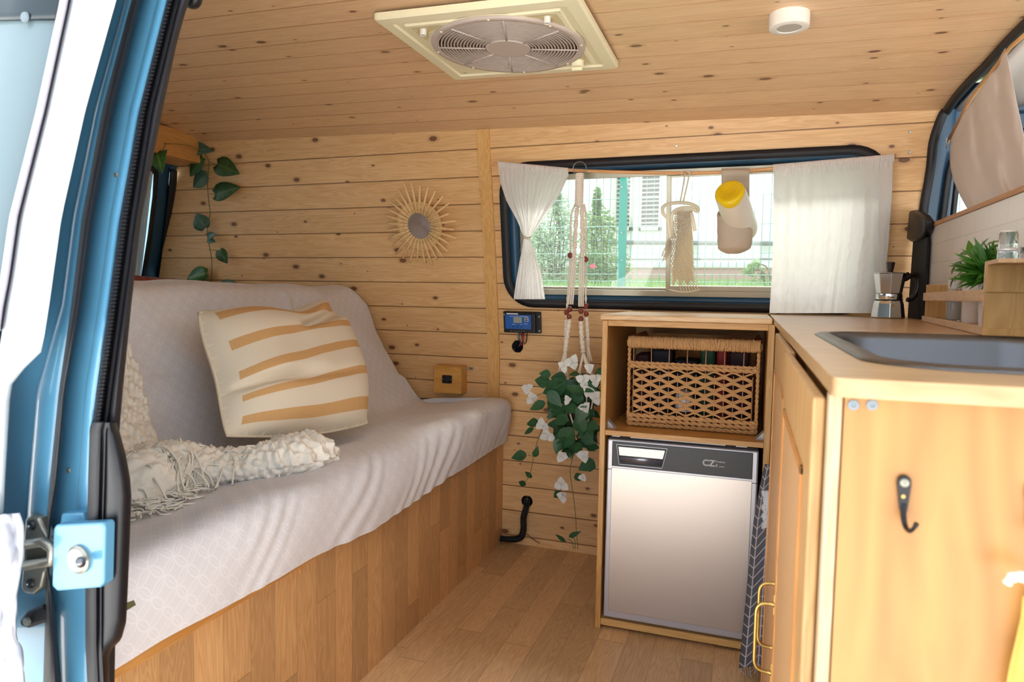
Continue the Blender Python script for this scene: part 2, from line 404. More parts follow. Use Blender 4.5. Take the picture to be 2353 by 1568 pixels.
ARW = [(2092, 760), (2097, 700), (2103, 640), (2112, 560), (2118, 480), (2128, 420), (2134, 380), (2139, 330), (2151, 290), (2163, 262)]
ARC = [(2172, 250), (2192, 220), (2222, 185), (2262, 145), (2310, 92), (2353, 48), (2420, -15)]
CP = [(-.126, 1.452), (-.226, 1.468), (-.318, 1.481), (-.41, 1.489), (-.502, 1.496), (-.594, 1.499), (-.80, 1.501), (-1.1, 1.499), (-1.3, 1.488), (-1.45, 1.470), (-1.53, 1.445)]
def cz(y, x=0):
    pr = [(-p[0], p[1]) for p in CP]; return interp(-y, pr)-.022*(x+.06)
AWP = [UWL(*p) for p in ARW]
ACP = []
for px, py in ARC:
    z = 1.44
    for _ in range(40): p = U(px, py, 'z', z); z = cz(p.y, p.x)
    ACP.append(U(px, py, 'z', z))
def rightx(z): return interp(z, sorted((p.z, p.x) for p in AWP))
def rightc(y): return interp(-y, sorted([(-p.y, p.x) for p in ACP]+[(.126, max(AWP[-1].x, ACP[0].x))]))
# ---- far wall, tongue and groove boards with the window cut out and two cable holes
def arcpts(pr):
    o = [(0, V((pr[0][1], pr[0][0])))]; 
    for a, b in zip(pr, pr[1:]): o.append((o[-1][0]+math.hypot(b[0]-a[0], b[1]-a[1]), V((b[1], b[0]))))
    return o
AW = arcpts(WP)
def wal(s):
    for (s0, p0), (s1, p1) in zip(AW, AW[1:]):
        if s <= s1 or s1 == AW[-1][0]: return p0+(p1-p0)*((s-s0)/(s1-s0))
def wnrm(s):
    a, b = wal(max(0, s-.002)), wal(s+.002); d = (b-a).normalized(); return V((d.y, -d.x))   # outward (+y)
WX0, WX1, WZ0, WZ1, WR = .03, 1.165, .882, 1.322, .085
def hole(z):
    if not (WZ0 < z < WZ1): return None
    e = 0
    if z < WZ0+WR: e = WR-math.sqrt(max(0, WR*WR-(WZ0+WR-z)**2))
    if z > WZ1-WR: e = WR-math.sqrt(max(0, WR*WR-(z-WZ1+WR)**2))
    return (WX0+e, WX1-e)
HOLES = [(U(1187, 797, 'y', -.015), .021), (U(1211, 1152, 'y', 0), .021)]
def cuts(z):
    o = []
    h = hole(z)
    if h: o.append(h)
    for c, r in HOLES:
        if abs(z-c.z) < r: q = math.sqrt(r*r-(z-c.z)**2); o.append((c.x-q, c.x+q))
    return sorted(o)
def leftx(z): return interp(z, [(0, -1.57), (.947, -1.557), (1.379, -1.398), (1.5, -1.36)])
bm = BM(); L = uvl(bm); pk = .0915; s = 0.0; segs = []
smax = 1.525
k0 = (.122 % pk)-pk
edges = [k0+pk*i for i in range(0, 19)]
for e0 in edges:
    a, b = e0+.0016, e0+pk-.0016
    segs.append((a-.0032, a-.0008, .006, .006)); segs.append((a-.0008, a, .006, 0))
    q = a; nst = 14
    for i in range(nst): segs.append((a+(b-a)*i/nst, a+(b-a)*(i+1)/nst, 0, 0))
    segs.append((b, b+.0003, 0, .006))
for a, b, da, db in segs:
    a, b = max(a, 0), min(b, smax)
    if b-a < 1e-5: continue
    pa, pb = wal(a)+wnrm(a)*da, wal(b)+wnrm(b)*db; zm = (pa.y+pb.y)/2
    ca, cb, cm = cuts(pa.y), cuts(pb.y), cuts(zm)
    def xs(cc): return [leftx(zm)]+[x for q in cc for x in q]+[rightx(zm)]
    X = xs(cm)
    XA = xs(ca) if len(ca) == len(cm) else X
    XB = xs(cb) if len(cb) == len(cm) else X
    for i in range(0, len(X), 2):
        vs = [bm.verts.new((XA[i], pa.x, pa.y)), bm.verts.new((XA[i+1], pa.x, pa.y)), bm.verts.new((XB[i+1], pb.x, pb.y)), bm.verts.new((XB[i], pb.x, pb.y))]
        f = bm.faces.new(vs)
        for l, uvq in zip(f.loops, ((XA[i], a), (XA[i+1], a), (XB[i+1], b), (XB[i], b))): l[L].uv = (uvq[0]+3, uvq[1]-k0+pk*2)
bmesh.ops.remove_doubles(bm, verts=bm.verts, dist=.0002)
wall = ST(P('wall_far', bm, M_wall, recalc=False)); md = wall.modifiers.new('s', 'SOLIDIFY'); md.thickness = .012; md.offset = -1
# ---- ceiling
AC = [(0, V(CP[0]))]
for a, b in zip(CP, CP[1:]): AC.append((AC[-1][0]+math.hypot(b[0]-a[0], b[1]-a[1]), V(b)))
def cal(s):
    for (s0, p0), (s1, p1) in zip(AC, AC[1:]):
        if s <= s1 or s1 == AC[-1][0]: return p0+(p1-p0)*((s-s0)/(s1-s0))
bm = BM(); L = uvl(bm); pk2 = .0925
for k in range(17):
    e0 = k*pk2; rows = [(e0, .008), (e0+.0018, .008), (e0+.0022, 0)]+[(e0+.0022+(pk2-.0028)*i/3, 0) for i in (1, 2, 3)]+[(e0+pk2, .008)]
    prev = None
    for sv, d in rows:
        if sv > AC[-1][0]: break
        p = cal(sv); cur = [bm.verts.new((x, p.x, p.y+d-.022*(x+.06))) for x in (-1.36, -.6, .1, .8, rightc(p.x))]
        if prev:
            for i in range(4):
                f = bm.faces.new((prev[0][i], prev[0][i+1], cur[i+1], cur[i]))
                for l, (sq, xi) in zip(f.loops, ((prev[1], i), (prev[1], i+1), (sv, i+1), (sv, i))): l[L].uv = ((-1.36, -.6, .1, .8, 1.25)[xi]+9.2, sq+pk2*3)
        prev = (cur, sv)
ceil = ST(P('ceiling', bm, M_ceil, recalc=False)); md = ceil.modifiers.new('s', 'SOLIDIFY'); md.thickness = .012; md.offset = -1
# ---- batten over the cladding joint
bm = BM(); pr = [(z, wy(z)) for z in (.39, .68, .774, .856, .945, 1.04, 1.127, 1.217, 1.34, 1.452)]
for (z0, y0), (z1, y1) in zip(pr, pr[1:]):
    box(bm, (-.062, 0, 0), (-.018, 1, 1)); vs = bm.verts[-8:] if False else list(bm.verts)[-8:]
    for v in vs:
        top = v.co.z > .5; front = v.co.y < .5; z = z1 if top else z0; y = y1 if top else y0
        v.co.z = z; v.co.y = y-(.009 if front else -.002)
ST(P('trim_1', bm, M_batten))
# ---- rear header beam and skirting strip of the floor
ST(bxo('trim_2', (-1.37, -1.55, 1.395), (-1.22, -.125, 1.5), M_honey, bevel=.004))
# rear gable above the tailgate window, leaning in
def tgx(z): return -1.62+.52*(z-.9)
def TP(px, py):
    x = -1.5
    for _ in range(20): p = U(px, py, 'x', x); x = tgx(p.z)
    return U(px, py, 'x', x)
# ---- lintel over the sliding door opening
bm = BM(); tube(bm, [(-.3, -1.50, 1.475), (2.5, -1.50, 1.42)], .02, 12); ST(P('trim_5', bm, M_rub, smooth=True))
bm = BM(); prism(bm, [V((-1.7, -1.51, 1.47)), V((-1.7, -1.60, 1.46)), V((-1.7, -1.62, 1.53)), V((-1.7, -1.55, 1.60))], (4.2, 0, -.06)); ST(P('trim_6', bm, M_white, bevel=.01))
# ---- outer skin of the van (roof, far side, quarter panel), metal
bm = BM()
grid(bm, lambda u, v: V((-1.75+4.4*u, .07-1.75*v-.04, 1.53+.06*math.sin(PI*v)-.022*(-1.75+4.4*u))), 8, 10)
ST(P('roof_skin', bm, M_white, solid=.004))
bm = BM()
def skin(x0, x1, z0, z1):
    def f(u, v):
        z = z0+(z1-z0)*v; return V((x0+(x1-x0)*u, wy(z)+.075 if z < 1.45 else wy(z)+.06, z))
    grid(bm, f, 4, 8)
skin(-1.75, .0, -.35, 1.53); skin(1.2, 1.31, .86, 1.53); skin(.0, 1.31, -.35, .862); skin(.0, 1.2, 1.34, 1.53); skin(1.31, 2.6, -.35, .95)
ST(P('wall_skin', bm, M_blue, solid=.003))

# ================================================================== FAR WINDOW
WO = V((0, wy(.86), .86)); WUP = (V((0, wy(1.34), 1.34))-WO).normalized(); WN = V((0, WUP.z, -WUP.y)); tilt = math.atan2(-WUP.y, WUP.z)
def WPt(x, v, n=0): return V((x, 0, 0))+V((0, WO.y, WO.z))+WUP*v+WN*n
vz = lambda z: (z-.86)/WUP.z
wcx, wcv, whx, whv = (WX0+WX1)/2, vz((WZ0+WZ1)/2), (WX1-WX0)/2, vz(WZ1)/2-vz(WZ0)/2
def wring(hx, hv, r, n): return [WPt(wcx+a, wcv+b, n) for a, b in rrect(hx, hv, r, 8)]
win = T(bpy.data.objects.new('window_1', None), kind='structure'); COL.objects.link(win); win.location = WPt(wcx, 0)
bm = BM(); ring_between(bm, wring(whx+.022, whv+.022, WR+.022, -.006), wring(whx-.004, whv-.004, WR-.004, -.008), wring(whx-.004, whv-.004, WR-.004, .014), wring(whx+.02, whv+.02, WR+.02, -.0005))
P('rubber_seal', bm, M_rub, win, smooth=True)
bm = BM(); ring_between(bm, wring(whx-.003, whv-.003, WR-.003, .012), wring(whx-.030, whv-.018, WR-.02, .045), wring(whx-.030, whv-.018, WR-.02, .06), wring(whx+.0, whv+.0, WR, .06))
P('inner_reveal', bm, M_navy, win, smooth=True)
bm = BM(); ring_between(bm, wring(whx-.004, whv-.004, WR-.003, .04), wring(whx-.036, whv-.026, WR-.03, .048), wring(whx-.036, whv-.026, WR-.03, .062), wring(whx, whv, WR, .07))
P('outer_seal', bm, M_rub, win, smooth=True)
ax0, ax1 = WX0+.04, WX1-.04; av0, av1 = vz(.906), vz(1.292)
def wbox(bm, x0, x1, v0, v1, n0, n1):
    box(bm, (0, 0, 0), (1, 1, 1))
    for v in list(bm.verts)[-8:]: v.co = WPt(x0 if v.co.x < .5 else x1, v0 if v.co.z < .5 else v1, n0 if v.co.y < .5 else n1)
bm = BM(); t = .012
wbox(bm, ax0-.01, ax1+.01, av0-.008, av0+t, .036, .07); wbox(bm, ax0-.01, ax1+.01, av0+t, av0+t+.006, .05, .066)
wbox(bm, ax0-.01, ax1+.01, av1-t, av1+.008, .04, .07); wbox(bm, ax0-.01, ax0+t, av0+t, av1-t, .04, .07); wbox(bm, ax1-t, ax1+.01, av0+t, av1-t, .04, .07)
P('slider_frame', bm, M_alu, win, bevel=.0015)
xm = U(1537, 540, 'y', -.02).x
bm = BM(); wbox(bm, xm-.007, xm+.007, av0+t, av1-t, .034, .05); P('meeting_stile', bm, M_alu, win, bevel=.001)
bm = BM(); wbox(bm, xm, ax1-.01, av0+t, av0+t+.016, .036, .05); wbox(bm, xm, ax1-.01, av1-t-.006, av1-t, .036, .05); P('sash_rail', bm, M_alu, win, bevel=.001)
bm = BM(); wbox(bm, ax0, xm, av0, av1, .056, .060); P('glass_pane', bm, M_glass, win)
bm = BM(); wbox(bm, xm, ax1, av0+t, av1-t, .042, .046); P('glass_pane', bm, M_glass, win)

# ================================================================== REAR WINDOW (tailgate)
w2 = T(bpy.data.objects.new('window_2', None), kind='structure'); COL.objects.link(w2); w2.location = (-1.5, -.5, 1.1)
def rearstrip(name, rows, mat, th=.012, lift=0):
    bm = BM(); n = len(rows)-1
    def f(u, v):
        i = min(int(u*n), n-1); k = u*n-i; a, b = rows[i], rows[i+1]
        py = a[0]+(b[0]-a[0])*k; xl = a[1]+(b[1]-a[1])*k; xr = a[2]+(b[2]-a[2])*k
        return TP(xl+(xr-xl)*v, py)+V((lift+.006*math.sin(PI*v), 0, 0))
    grid(bm, f, n*2, 4); o = P(name, bm, mat, w2, smooth=True, solid=th); return o
rearstrip('cladding_edge_seal', [(392, 386, 398), (420, 384, 397), (520, 372, 388), (645, 356, 369)], M_rub, .014, .012)
rearstrip('tailgate_frame', [(385, 356, 388), (450, 352, 383), (540, 341, 375), (645, 325, 360)], M_navy, .01, 0)
rearstrip('window_rubber', [(385, 340, 358), (400, 350, 358), (450, 348, 354), (540, 337, 343), (645, 320, 328)], M_rub, .012, .006)
bm = BM(); p1, p2 = TP(352, 388), TP(322, 650)
vs = [V((tgx(1.37), -1.2, 1.37)), V((tgx(1.37), p1.y, 1.37)), V((tgx(.93), p2.y, .93)), V((tgx(.93), -1.2, .93))]
prism(bm, vs, (-.005, 0, 0)); P('glass_pane', bm, M_glass, w2)
bm = BM(); prism(bm, [V((tgx(.94), 0, .94)), V((tgx(.94), -1.7, .94)), V((-1.6, -1.7, -.3)), V((-1.6, 0, -.3))], (-.02, 0, 0))
prism(bm, [V((tgx(1.37), -.05, 1.37)), V((tgx(1.37), -1.6, 1.37)), V((tgx(1.52), -1.6, 1.52)), V((tgx(1.52), -.05, 1.52))], (-.02, 0, 0))
ST(P('wall_rear', bm, M_navy))

# ================================================================== CAMERA-SIDE BODY: door jamb, seals, sliding door
jamb = T(bpy.data.objects.new('door_1', None), kind='structure'); COL.objects.link(jamb); jamb.location = (.02, -1.7, 0)
PYS = [-60, 0, 250, 500, 700, 900, 1100, 1200, 1400, 1640]
def row(tab, py):
    if py < tab[0][0]: (a, b), (c, d) = tab[0], tab[1]; return b+(py-a)*(d-b)/(c-a)*.8
    return interp(py, [(a, b) for a, b in tab])
WR_ = [(-60, 283), (0, 267), (250, 197), (500, 141), (700, 113), (808, 96), (872, 31), (900, 23), (1100, 11), (1200, 6), (1300, -4), (1640, -20)]
S1L = [(-60, 316), (0, 302), (250, 235), (500, 188), (700, 164), (900, 135), (1100, 115), (1200, 107), (1400, 104), (1640, 97)]
S1R = [(-60, 340), (0, 325), (250, 263), (500, 215), (700, 188), (900, 151), (1100, 134), (1200, 117), (1300, 112), (1400, 126), (1640, 146)]
CRL = [(-60, 396), (0, 383), (250, 320), (500, 275), (700, 249), (900, 222), (985, 212), (1640, 200)]
CRR = [(-60, 414), (0, 400), (250, 339), (500, 299), (700, 272), (900, 245), (985, 234), (1640, 222)]
BKR = [(-60, 460), (0, 437), (30, 425), (105, 405), (250, 374), (500, 325), (700, 302), (900, 282), (1000, 274), (1640, 262)]
TRL = [(972, 212), (990, 206), (1200, 200), (1350, 196), (1480, 196), (1640, 204)]
TRR = [(972, 268), (1000, 277), (1050, 290), (1100, 299), (1140, 302), (1250, 298), (1350, 294), (1430, 290), (1470, 279), (1492, 257), (1510, 251), (1640, 254)]
def jstrip(name, tl, tr, mat, off, bulge, y0=-300, y1=1640, n=72, parent=jamb, corr=0, th=.01, nv=6, seg=None):
    def f(u, v):
        py = y0+(y1-y0)*u; a, b = row(tl, py), row(tr, py)
        bl = bulge*(1-abs(2*v-1)**2.5)
        if corr: bl *= (.72+.28*math.sin(u*corr*2*PI))
        return US(a+(b-a)*v, py, off-bl)
    bm = BM(); rings = []
    for i in range(n+1):
        fr = [f(i/n, j/nv) for j in range(nv+1)]; rings.append([bm.verts.new(p) for p in fr+[fr[-1]+V((-.78*th, .62*th, 0)), fr[0]+V((-.78*th, .62*th, 0))]])
    m_ = nv+3
    for A, Bq in zip(rings, rings[1:]):
        for k in range(m_): bm.faces.new((A[k], A[(k+1) % m_], Bq[(k+1) % m_], Bq[k]))
    bm.faces.new(rings[0]); bm.faces.new(rings[-1])
    o = P(name, bm, mat, parent, smooth=True); md = o.modifiers.new('es', 'EDGE_SPLIT'); md.split_angle = math.radians(50); return o
E0 = lambda t, d: [(a, b+d) for a, b in t]
jstrip('outer_flange', E0(WR_, -60), E0(S1L, 12), M_blue, .008, .003, nv=8)
jstrip('flange_step', [(a, b-(b-row(WR_, a))*.45) for a, b in S1L], E0(S1L, 4), M_blue, .001, .004, y1=1200)
jstrip('door_seal', S1L, S1R, M_rub, -.004, .012)
jstrip('inner_jamb', E0(S1R, -6), E0(CRL, 6), M_blue, .016, .004, nv=8)
jstrip('jamb_ridge', [(a, b+(row(CRL, a)-b)*.62) for a, b in S1R], E0(CRL, 4), M_blue, .008, .006, y1=1210)
jstrip('ribbed_seal', CRL, CRR, M_rub, .004, .014, n=900, corr=150, y1=985)
jstrip('edge_trim', E0(CRR, -4), BKR, M_rub, .008, .012)
jstrip('inner_piping', E0(CRR, 6), E0(CRR, 12), M_blackp, .0, .008)
jstrip('step_guard', TRL, TRR, M_blackp, -.006, .018, y0=972, n=80, nv=10, th=.014)
jstrip('guard_lip', E0(TRL, 0), E0(TRL, 30), M_rub, -.022, .006, y0=972, n=60, th=.006)
jstrip('guard_ridge', E0(TRL, 34), E0(TRL, 38), plain('guard_grey', (62, 60, 60), .5), -.022, .004, y0=985, n=60, th=.003)
# clip at the head of the opening
c = U(440, -6, 'y', -1.56); bm = BM(); lathe(bm, [(.002, -.006), (.013, -.006), (.014, 0), (.012, .006), (.002, .006)], 20, c, Matrix.Rotation(PI/2, 4, 'X')); P('head_buffer', bm, M_blackp, jamb, smooth=True)
# striker bracket
def jq(pts, off): return [US(x, y, off) for x, y in pts]
bm = BM(); prism(bm, jq([(128, 1206), (236, 1201), (241, 1210), (238, 1342), (228, 1352), (130, 1360), (118, 1348), (122, 1215)], -.042), (0, .014, 0))
br = P('striker_bracket', bm, M_blue, jamb, bevel=.004, seg=3)
bm = BM(); prism(bm, jq([(140, 1180), (190, 1178), (200, 1215), (134, 1218)], -.016), (0, .02, 0)); P('bracket_neck', bm, M_blue, jamb, bevel=.003)
bm = BM(); prism(bm, jq([(132, 1212), (196, 1210), (192, 1352), (132, 1354)], -.030), (0, .040, 0)); P('bracket_block', bm, M_blue, br, bevel=.002)
ax = Matrix.Rotation(PI/2, 4, 'X')
c = US(184, 1285, -.042); m_ = px2m(c); pd = (CAM-c).normalized()
laths('striker_washer', [(.001, 0), (33*m_, 0), (33*m_, .003), (26*m_, .0055), (.001, .0055)], M_zinc, br, 28, c, ax)
tubo('striker_pin', [c+pd*.002, c+pd*.014+V((0, 0, -.002)), c+pd*.016+V((0, 0, -.0025)), c+pd*.026+V((.001, 0, -.005))], [.0042, .0038, .0048, .0048], M_steel, br, n=16)
# latch on the blue flange
def lp(x, y, o=-.012): return US(x, y, o)
bm = BM(); prism(bm, [lp(*p) for p in ((56, 1192), (70, 1184), (86, 1190), (96, 1214), (108, 1236), (124, 1252), (126, 1280), (112, 1302), (100, 1318), (92, 1352), (74, 1368), (54, 1366), (46, 1350), (50, 1300), (52, 1240))], (0, .014, 0))
la = P('latch_keeper', bm, M_zinc, jamb, bevel=.004, seg=3)
bm = BM(); prism(bm, [lp(*p, -.015) for p in ((60, 1262), (108, 1258), (112, 1292), (60, 1294))], (0, .004, 0)); P('keeper_recess', bm, plain('keeper_dark_metal', (120, 116, 104), .6, metal=.6), la, bevel=.001)  # small plate in a darker, rougher metal tone
bm = BM(); tube(bm, [lp(58, 1252, -.020), lp(100, 1246, -.022), lp(122, 1262, -.022), lp(120, 1290, -.022), lp(60, 1300, -.02)], .0062, 10); P('keeper_claw', bm, M_zinc, la, smooth=True)
for px, py in ((73, 1208), (70, 1342)):
    c = lp(px, py, -.013); laths('screw', [(.001, 0), (.0062, 0), (.0055, .003), (.002, .0035), (.001, .002)], M_steel, la, 20, c, ax)
bm = BM(); prism(bm, [lp(*p, -.010) for p in ((42, 1428), (58, 1408), (96, 1392), (112, 1400), (110, 1430), (62, 1446), (46, 1442))], (0, .012, 0)); bf = P('rubber_bumper', bm, M_rub, jamb, bevel=.004, seg=3)
laths('screw', [(.001, 0), (.0055, 0), (.005, .003), (.001, .003)], M_zinc, bf, 20, lp(64, 1428, -.012), ax)
for px, py in ((267, 402), (158, 1082), (199, 1050)):
    laths('plug', [(.001, 0), (.0032, 0), (.0026, .0015), (.001, .0015)], M_zinc, jamb, 16, US(px, py, .011), ax)
# quarter panel behind the jamb
bm = BM(); grid(bm, lambda u, v: V((-1.75+1.78*u*(1 if True else 1), ys(-.35+1.85*v)+.05, -.35+1.85*v)), 6, 12); ST(P('wall_near', bm, M_blue, solid=.01))
# sliding door, pushed back along the outside
sdoor = E_('sliding_door', (-.3, -1.78, 0), 'white sliding door with a window, slid back at the left edge of the view', 'door')
def dstrip(name, tl, tr, mat, off, bulge, y0=-300, y1=1640, n=40, th=.012, nv=6):
    return jstrip(name, tl, tr, mat, off, bulge, y0, y1, n, sdoor, 0, th, nv)
GL = [(-60, 145), (0, 137), (250, 83), (500, 20), (640, 0), (700, -12), (1640, -150)]
dstrip('outer_panel', E0(GL, 26), WR_, M_white, -.050, .012, y1=1180)
dstrip('panel_return', E0(WR_, -6), E0(WR_, -1), M_white, -.046, .002, th=.02, nv=1, y1=1180)
dstrip('window_rim', E0(GL, 0), E0(GL, 20), plain('pale_pink_rim', (176, 168, 176), .4), -.056, .006, y1=760)
dstrip('rim_gap', E0(GL, 20), E0(GL, 28), plain('grey_seal', (96, 96, 108), .6), -.048, .001, y1=760)
bm = BM(); grid(bm, lambda u, v: US(-520+(row(GL, -60+1000*u)+4+520)*v, -60+1000*u, -.046), 10, 6)
mg = NT('door_glass'); mg.b.inputs['Base Color'].default_value = lin((116, 134, 140)); mg.b.inputs['Roughness'].default_value = .12
P('window_glass', bm, mg.m, sdoor, smooth=True, solid=.004)
bm = BM(); grid(bm, lambda u, v: US(-560+(row(GL, -300+245*u)+20+560)*v, -300+245*u, -.050), 8, 8); P('upper_panel', bm, M_white, sdoor, smooth=True, solid=.012)
bm = BM(); grid(bm, lambda u, v: US(-560+560*v-5, 930+600*u, -.050), 8, 8); P('lower_panel', bm, M_white, sdoor, smooth=True, solid=.012)
bm = BM(); grid(bm, lambda u, v: US(-520+(row(GL, -60+112*u-v*0)+2+520)*v, -60+(104+(160-160*v)*.06)*u, -.052), 6, 6); P('window_band', bm, plain('window_frit', (42, 54, 60), .3), sdoor, smooth=True, solid=.004)
c = US(58, 40, -.056); laths('band_button', [(.001, 0), (.007, 0), (.006, .002), (.001, .002)], plain('frit_button', (110, 122, 130), .4), sdoor, 20, c, ax)
# crumpled white liner hanging at the door edge
ln = [(1188, 42), (1215, 52), (1280, 52), (1330, 44), (1380, 36), (1470, 36), (1500, 50), (1640, 60)]
bm = BM(); grid(bm, lambda u, v: US(-60+(row(ln, 1188+452*u)+60)*v, 1188+452*u-8*v, -.062-.012*N.noise(V((u*7, v*4, 3)))-.003*N.noise(V((u*17, v*9, 8)))), 60, 24)
T(P('door_liner', bm, fabric('white_liner', (186, 186, 192), 0, .1, 60), None, smooth=True, solid=.003), 'crumpled white sheeting wrapped on the door edge beside the silver latch', 'liner')

# ================================================================== CAB
# seal round the opening to the cab
arc = [p+V((.004, -.006, 0)) for p in AWP]+[p+V((.004, 0, -.006)) for p in ACP]
arc[0].z = .86
bm = BM(); tube(bm, catmull(arc, 5), .0115, 12); ST(P('trim_3', bm, M_rub, smooth=True))
def CW(px, py, off=.045): return UF(px, py, lambda z, x: wy(z)+off)
cabw = T(bpy.data.objects.new('window_3', None), kind='structure'); COL.objects.link(cabw); cabw.location = (1.5, 0, 1.1)
def cstrip(name, tl, tr, mat, off, bulge=.004, th=.008, y0=230, y1=620):
    def f(u, v):
        py = y0+(y1-y0)*u; a, b = row(tl, py), row(tr, py); return CW(a+(b-a)*v, py, off-bulge*math.sin(PI*v))
    bm = BM(); grid(bm, f, 24, 5); return P(name, bm, mat, cabw, smooth=True, solid=th)
cstrip('side_pillar', [(230, 2110), (620, 2085)], [(230, 2200), (360, 2186), (400, 2178), (500, 2163), (620, 2150)], M_navy, .04)
cstrip('window_rubber', [(350, 2192), (372, 2181), (400, 2174), (500, 2160), (620, 2146)], [(350, 2205), (372, 2190), (400, 2184), (500, 2171), (620, 2158)], M_rub, .03, .008, y0=350)
cstrip('glass_guide', [(350, 2200), (372, 2190), (400, 2184), (500, 2171), (620, 2158)], [(350, 2222), (372, 2206), (400, 2200), (500, 2188), (620, 2175)], plain('blue_grey_guide', (70, 100, 120), .35), .05, .002, y0=350)
cstrip('inner_rubber', [(350, 2214), (372, 2203), (400, 2197), (500, 2186), (620, 2174)], [(350, 2222), (372, 2211), (400, 2204), (500, 2193), (620, 2181)], M_blackp, .045, .006, y0=350)
bm = BM(); prism(bm, [V((1.36, wy(1.31)+.06, 1.31)), V((2.5, wy(1.31)+.06, 1.31)), V((2.5, wy(1.5)+.06, 1.5)), V((1.26, wy(1.5)+.06, 1.5))], (0, .01, 0)); P('upper_rail', bm, M_navy, cabw)
for dz in (.0, .045, .09):
    bm = BM(); tube(bm, [V((1.38, wy(1.33+dz)+.05, 1.325+dz)), V((2.4, wy(1.33+dz)+.05, 1.325+dz))], .004, 8); P('rail_rib', bm, M_navy, cabw, smooth=True)
bm = BM(); box(bm, (1.38, 0.0, .86), (2.4, .004, 1.31)); P('glass_pane', bm, M_glass, cabw)
# head lining and cab shell
bm = BM(); grid(bm, lambda u, v: V((1.336+1.12*u, -.06-1.5*v, 1.43+.012*math.sin(u*PI*9)**2+.02*math.sin(PI*v)-.10*u*u)), 60, 8)
ST(P('ceiling_cab', bm, fabric('grey_headliner', (206, 200, 196), 0, .4, 60), smooth=True, solid=.006))
bm = BM(); box(bm, (2.4, -1.6, -.2), (2.42, .1, .95)); ST(P('wall_cab_front', bm, M_navy))

# ================================================================== OUTSIDE
G1 = NT('pale_concrete'); x, y, z, v = G1.coord('Object'); G1.l(G1.mix(G1.noise(v, 3, 5), lin((204, 202, 198)), lin((222, 220, 214))), G1.b.inputs['Base Color']); G1.b.inputs['Roughness'].default_value = .9  # pale concrete, brightened to bounce light up into the van
bm = BM(); box(bm, (-14, -14, -.62), (14, 1.9, -.6)); T(P('ground', bm, G1.m), kind='structure')
def bankz(x, y): return interp(y, [(1.9, -.6), (2.25, .90), (2.6, .95), (5, 1.07), (8, 1.1)])+.015*N.noise(V((x*3, y*3, 0)))
bm = BM(); grid(bm, lambda u, v: V((-9+15*u, 1.9+5*v, bankz(-9+15*u, 1.9+5*v))), 80, 60)
T(P('bank', bm, plain('dry_grass_soil', (150, 160, 96), .9, nz=.3, nsc=8)), kind='structure')
rnd = random.Random(4)
M_gr = plain('grass_blades', (146, 180, 112), .7, nz=.3, nsc=4)
bm = BM()
for i in range(9000):
    x, y = rnd.uniform(-1.6, 1.8), 2.25+2.4*rnd.random()**1.6; z = bankz(x, y); h = rnd.uniform(.02, .085); a = rnd.uniform(0, 6.28); w_ = .004
    b = V((x, y, z-.005)); dx = V((math.cos(a), math.sin(a), 0)); t = b+V((rnd.uniform(-.4, .4)*h, rnd.uniform(-.4, .4)*h, h))
    f = bm.faces.new([bm.verts.new(b-dx*w_), bm.verts.new(b+dx*w_), bm.verts.new(t)])
T(P('grass', bm, M_gr), 'green grass on the bank behind the fence outside the window', 'grass', kind='stuff')
def bush(name, blobs, n, sz, mat, label, seed, cat='bush', thin=1.0, stems=0, base=None):
    r = random.Random(seed); root = E_(name, base or blobs[0][0], label, cat); bm = BM()
    for i in range(n):
        c, rad = r.choice(blobs); c = V(c)
        d = V((r.gauss(0, 1), r.gauss(0, 1), r.gauss(0, 1))).normalized(); p = c+V((d.x*rad[0], d.y*rad[1], d.z*rad[2]))*(r.random()**.45)
        a = V((r.gauss(0, 1), r.gauss(0, 1), r.gauss(0, 1))).normalized(); s_ = sz*r.uniform(.6, 1.3); b, c2 = frame_of(a)
        bm.faces.new([bm.verts.new(p-b*s_), bm.verts.new(p+c2*s_*.4), bm.verts.new(p+b*s_), bm.verts.new(p-c2*s_*.4)])
    P('foliage', bm, mat, root)
    if stems:
        bm = BM(); b0 = V(base)
        for i in range(stems):
            c, rad = r.choice(blobs); c = V(c)+V((r.uniform(-1, 1)*rad[0]*.6, r.uniform(-1, 1)*rad[1]*.6, r.uniform(0, .8)*rad[2])); m = (b0+c)/2+V((r.uniform(-.08, .08), 0, .05))
            tube(bm, catmull([b0+V((r.uniform(-.1, .1), 0, -.1)), m, c], 4), .005, 5)
        P('stems', bm, plain('bark_'+str(seed), (110, 92, 70), .9), root, smooth=True)
M_lf1 = fabric('outdoor_leaf', (136, 164, 104), .45); M_lf2 = fabric('outdoor_leaf_grey', (160, 180, 146), .45); M_lf3 = fabric('tree_leaf', (130, 160, 126), .5)
B = lambda px, py, d: U(px, py, 'y', d)
bush('garden_bush', [(B(1275, 590, 3.3), (.3, .25, .36)), (B(1262, 640, 3.2), (.25, .2, .25)), (B(1290, 520, 3.3), (.14, .12, .28)), (B(1280, 470, 3.3), (.04, .04, .16)), (B(1240, 560, 3.3), (.14, .1, .2))], 3600, .018, M_lf2, 'pale green leafy bush outside the window, left of the plant hanger', 3, stems=26, base=B(1275, 668, 3.3))
bush('garden_bush', [(B(1380, 570, 3.5), (.22, .2, .32)), (B(1375, 520, 3.6), (.16, .12, .2)), (B(1400, 620, 3.4), (.22, .2, .18)), (B(1355, 620, 3.4), (.14, .12, .2)), (B(1372, 470, 3.6), (.04, .04, .16))], 4200, .018, M_lf1, 'green leafy bush outside the window with one pink bloom, beside the fence post', 5, stems=26, base=B(1380, 662, 3.5))
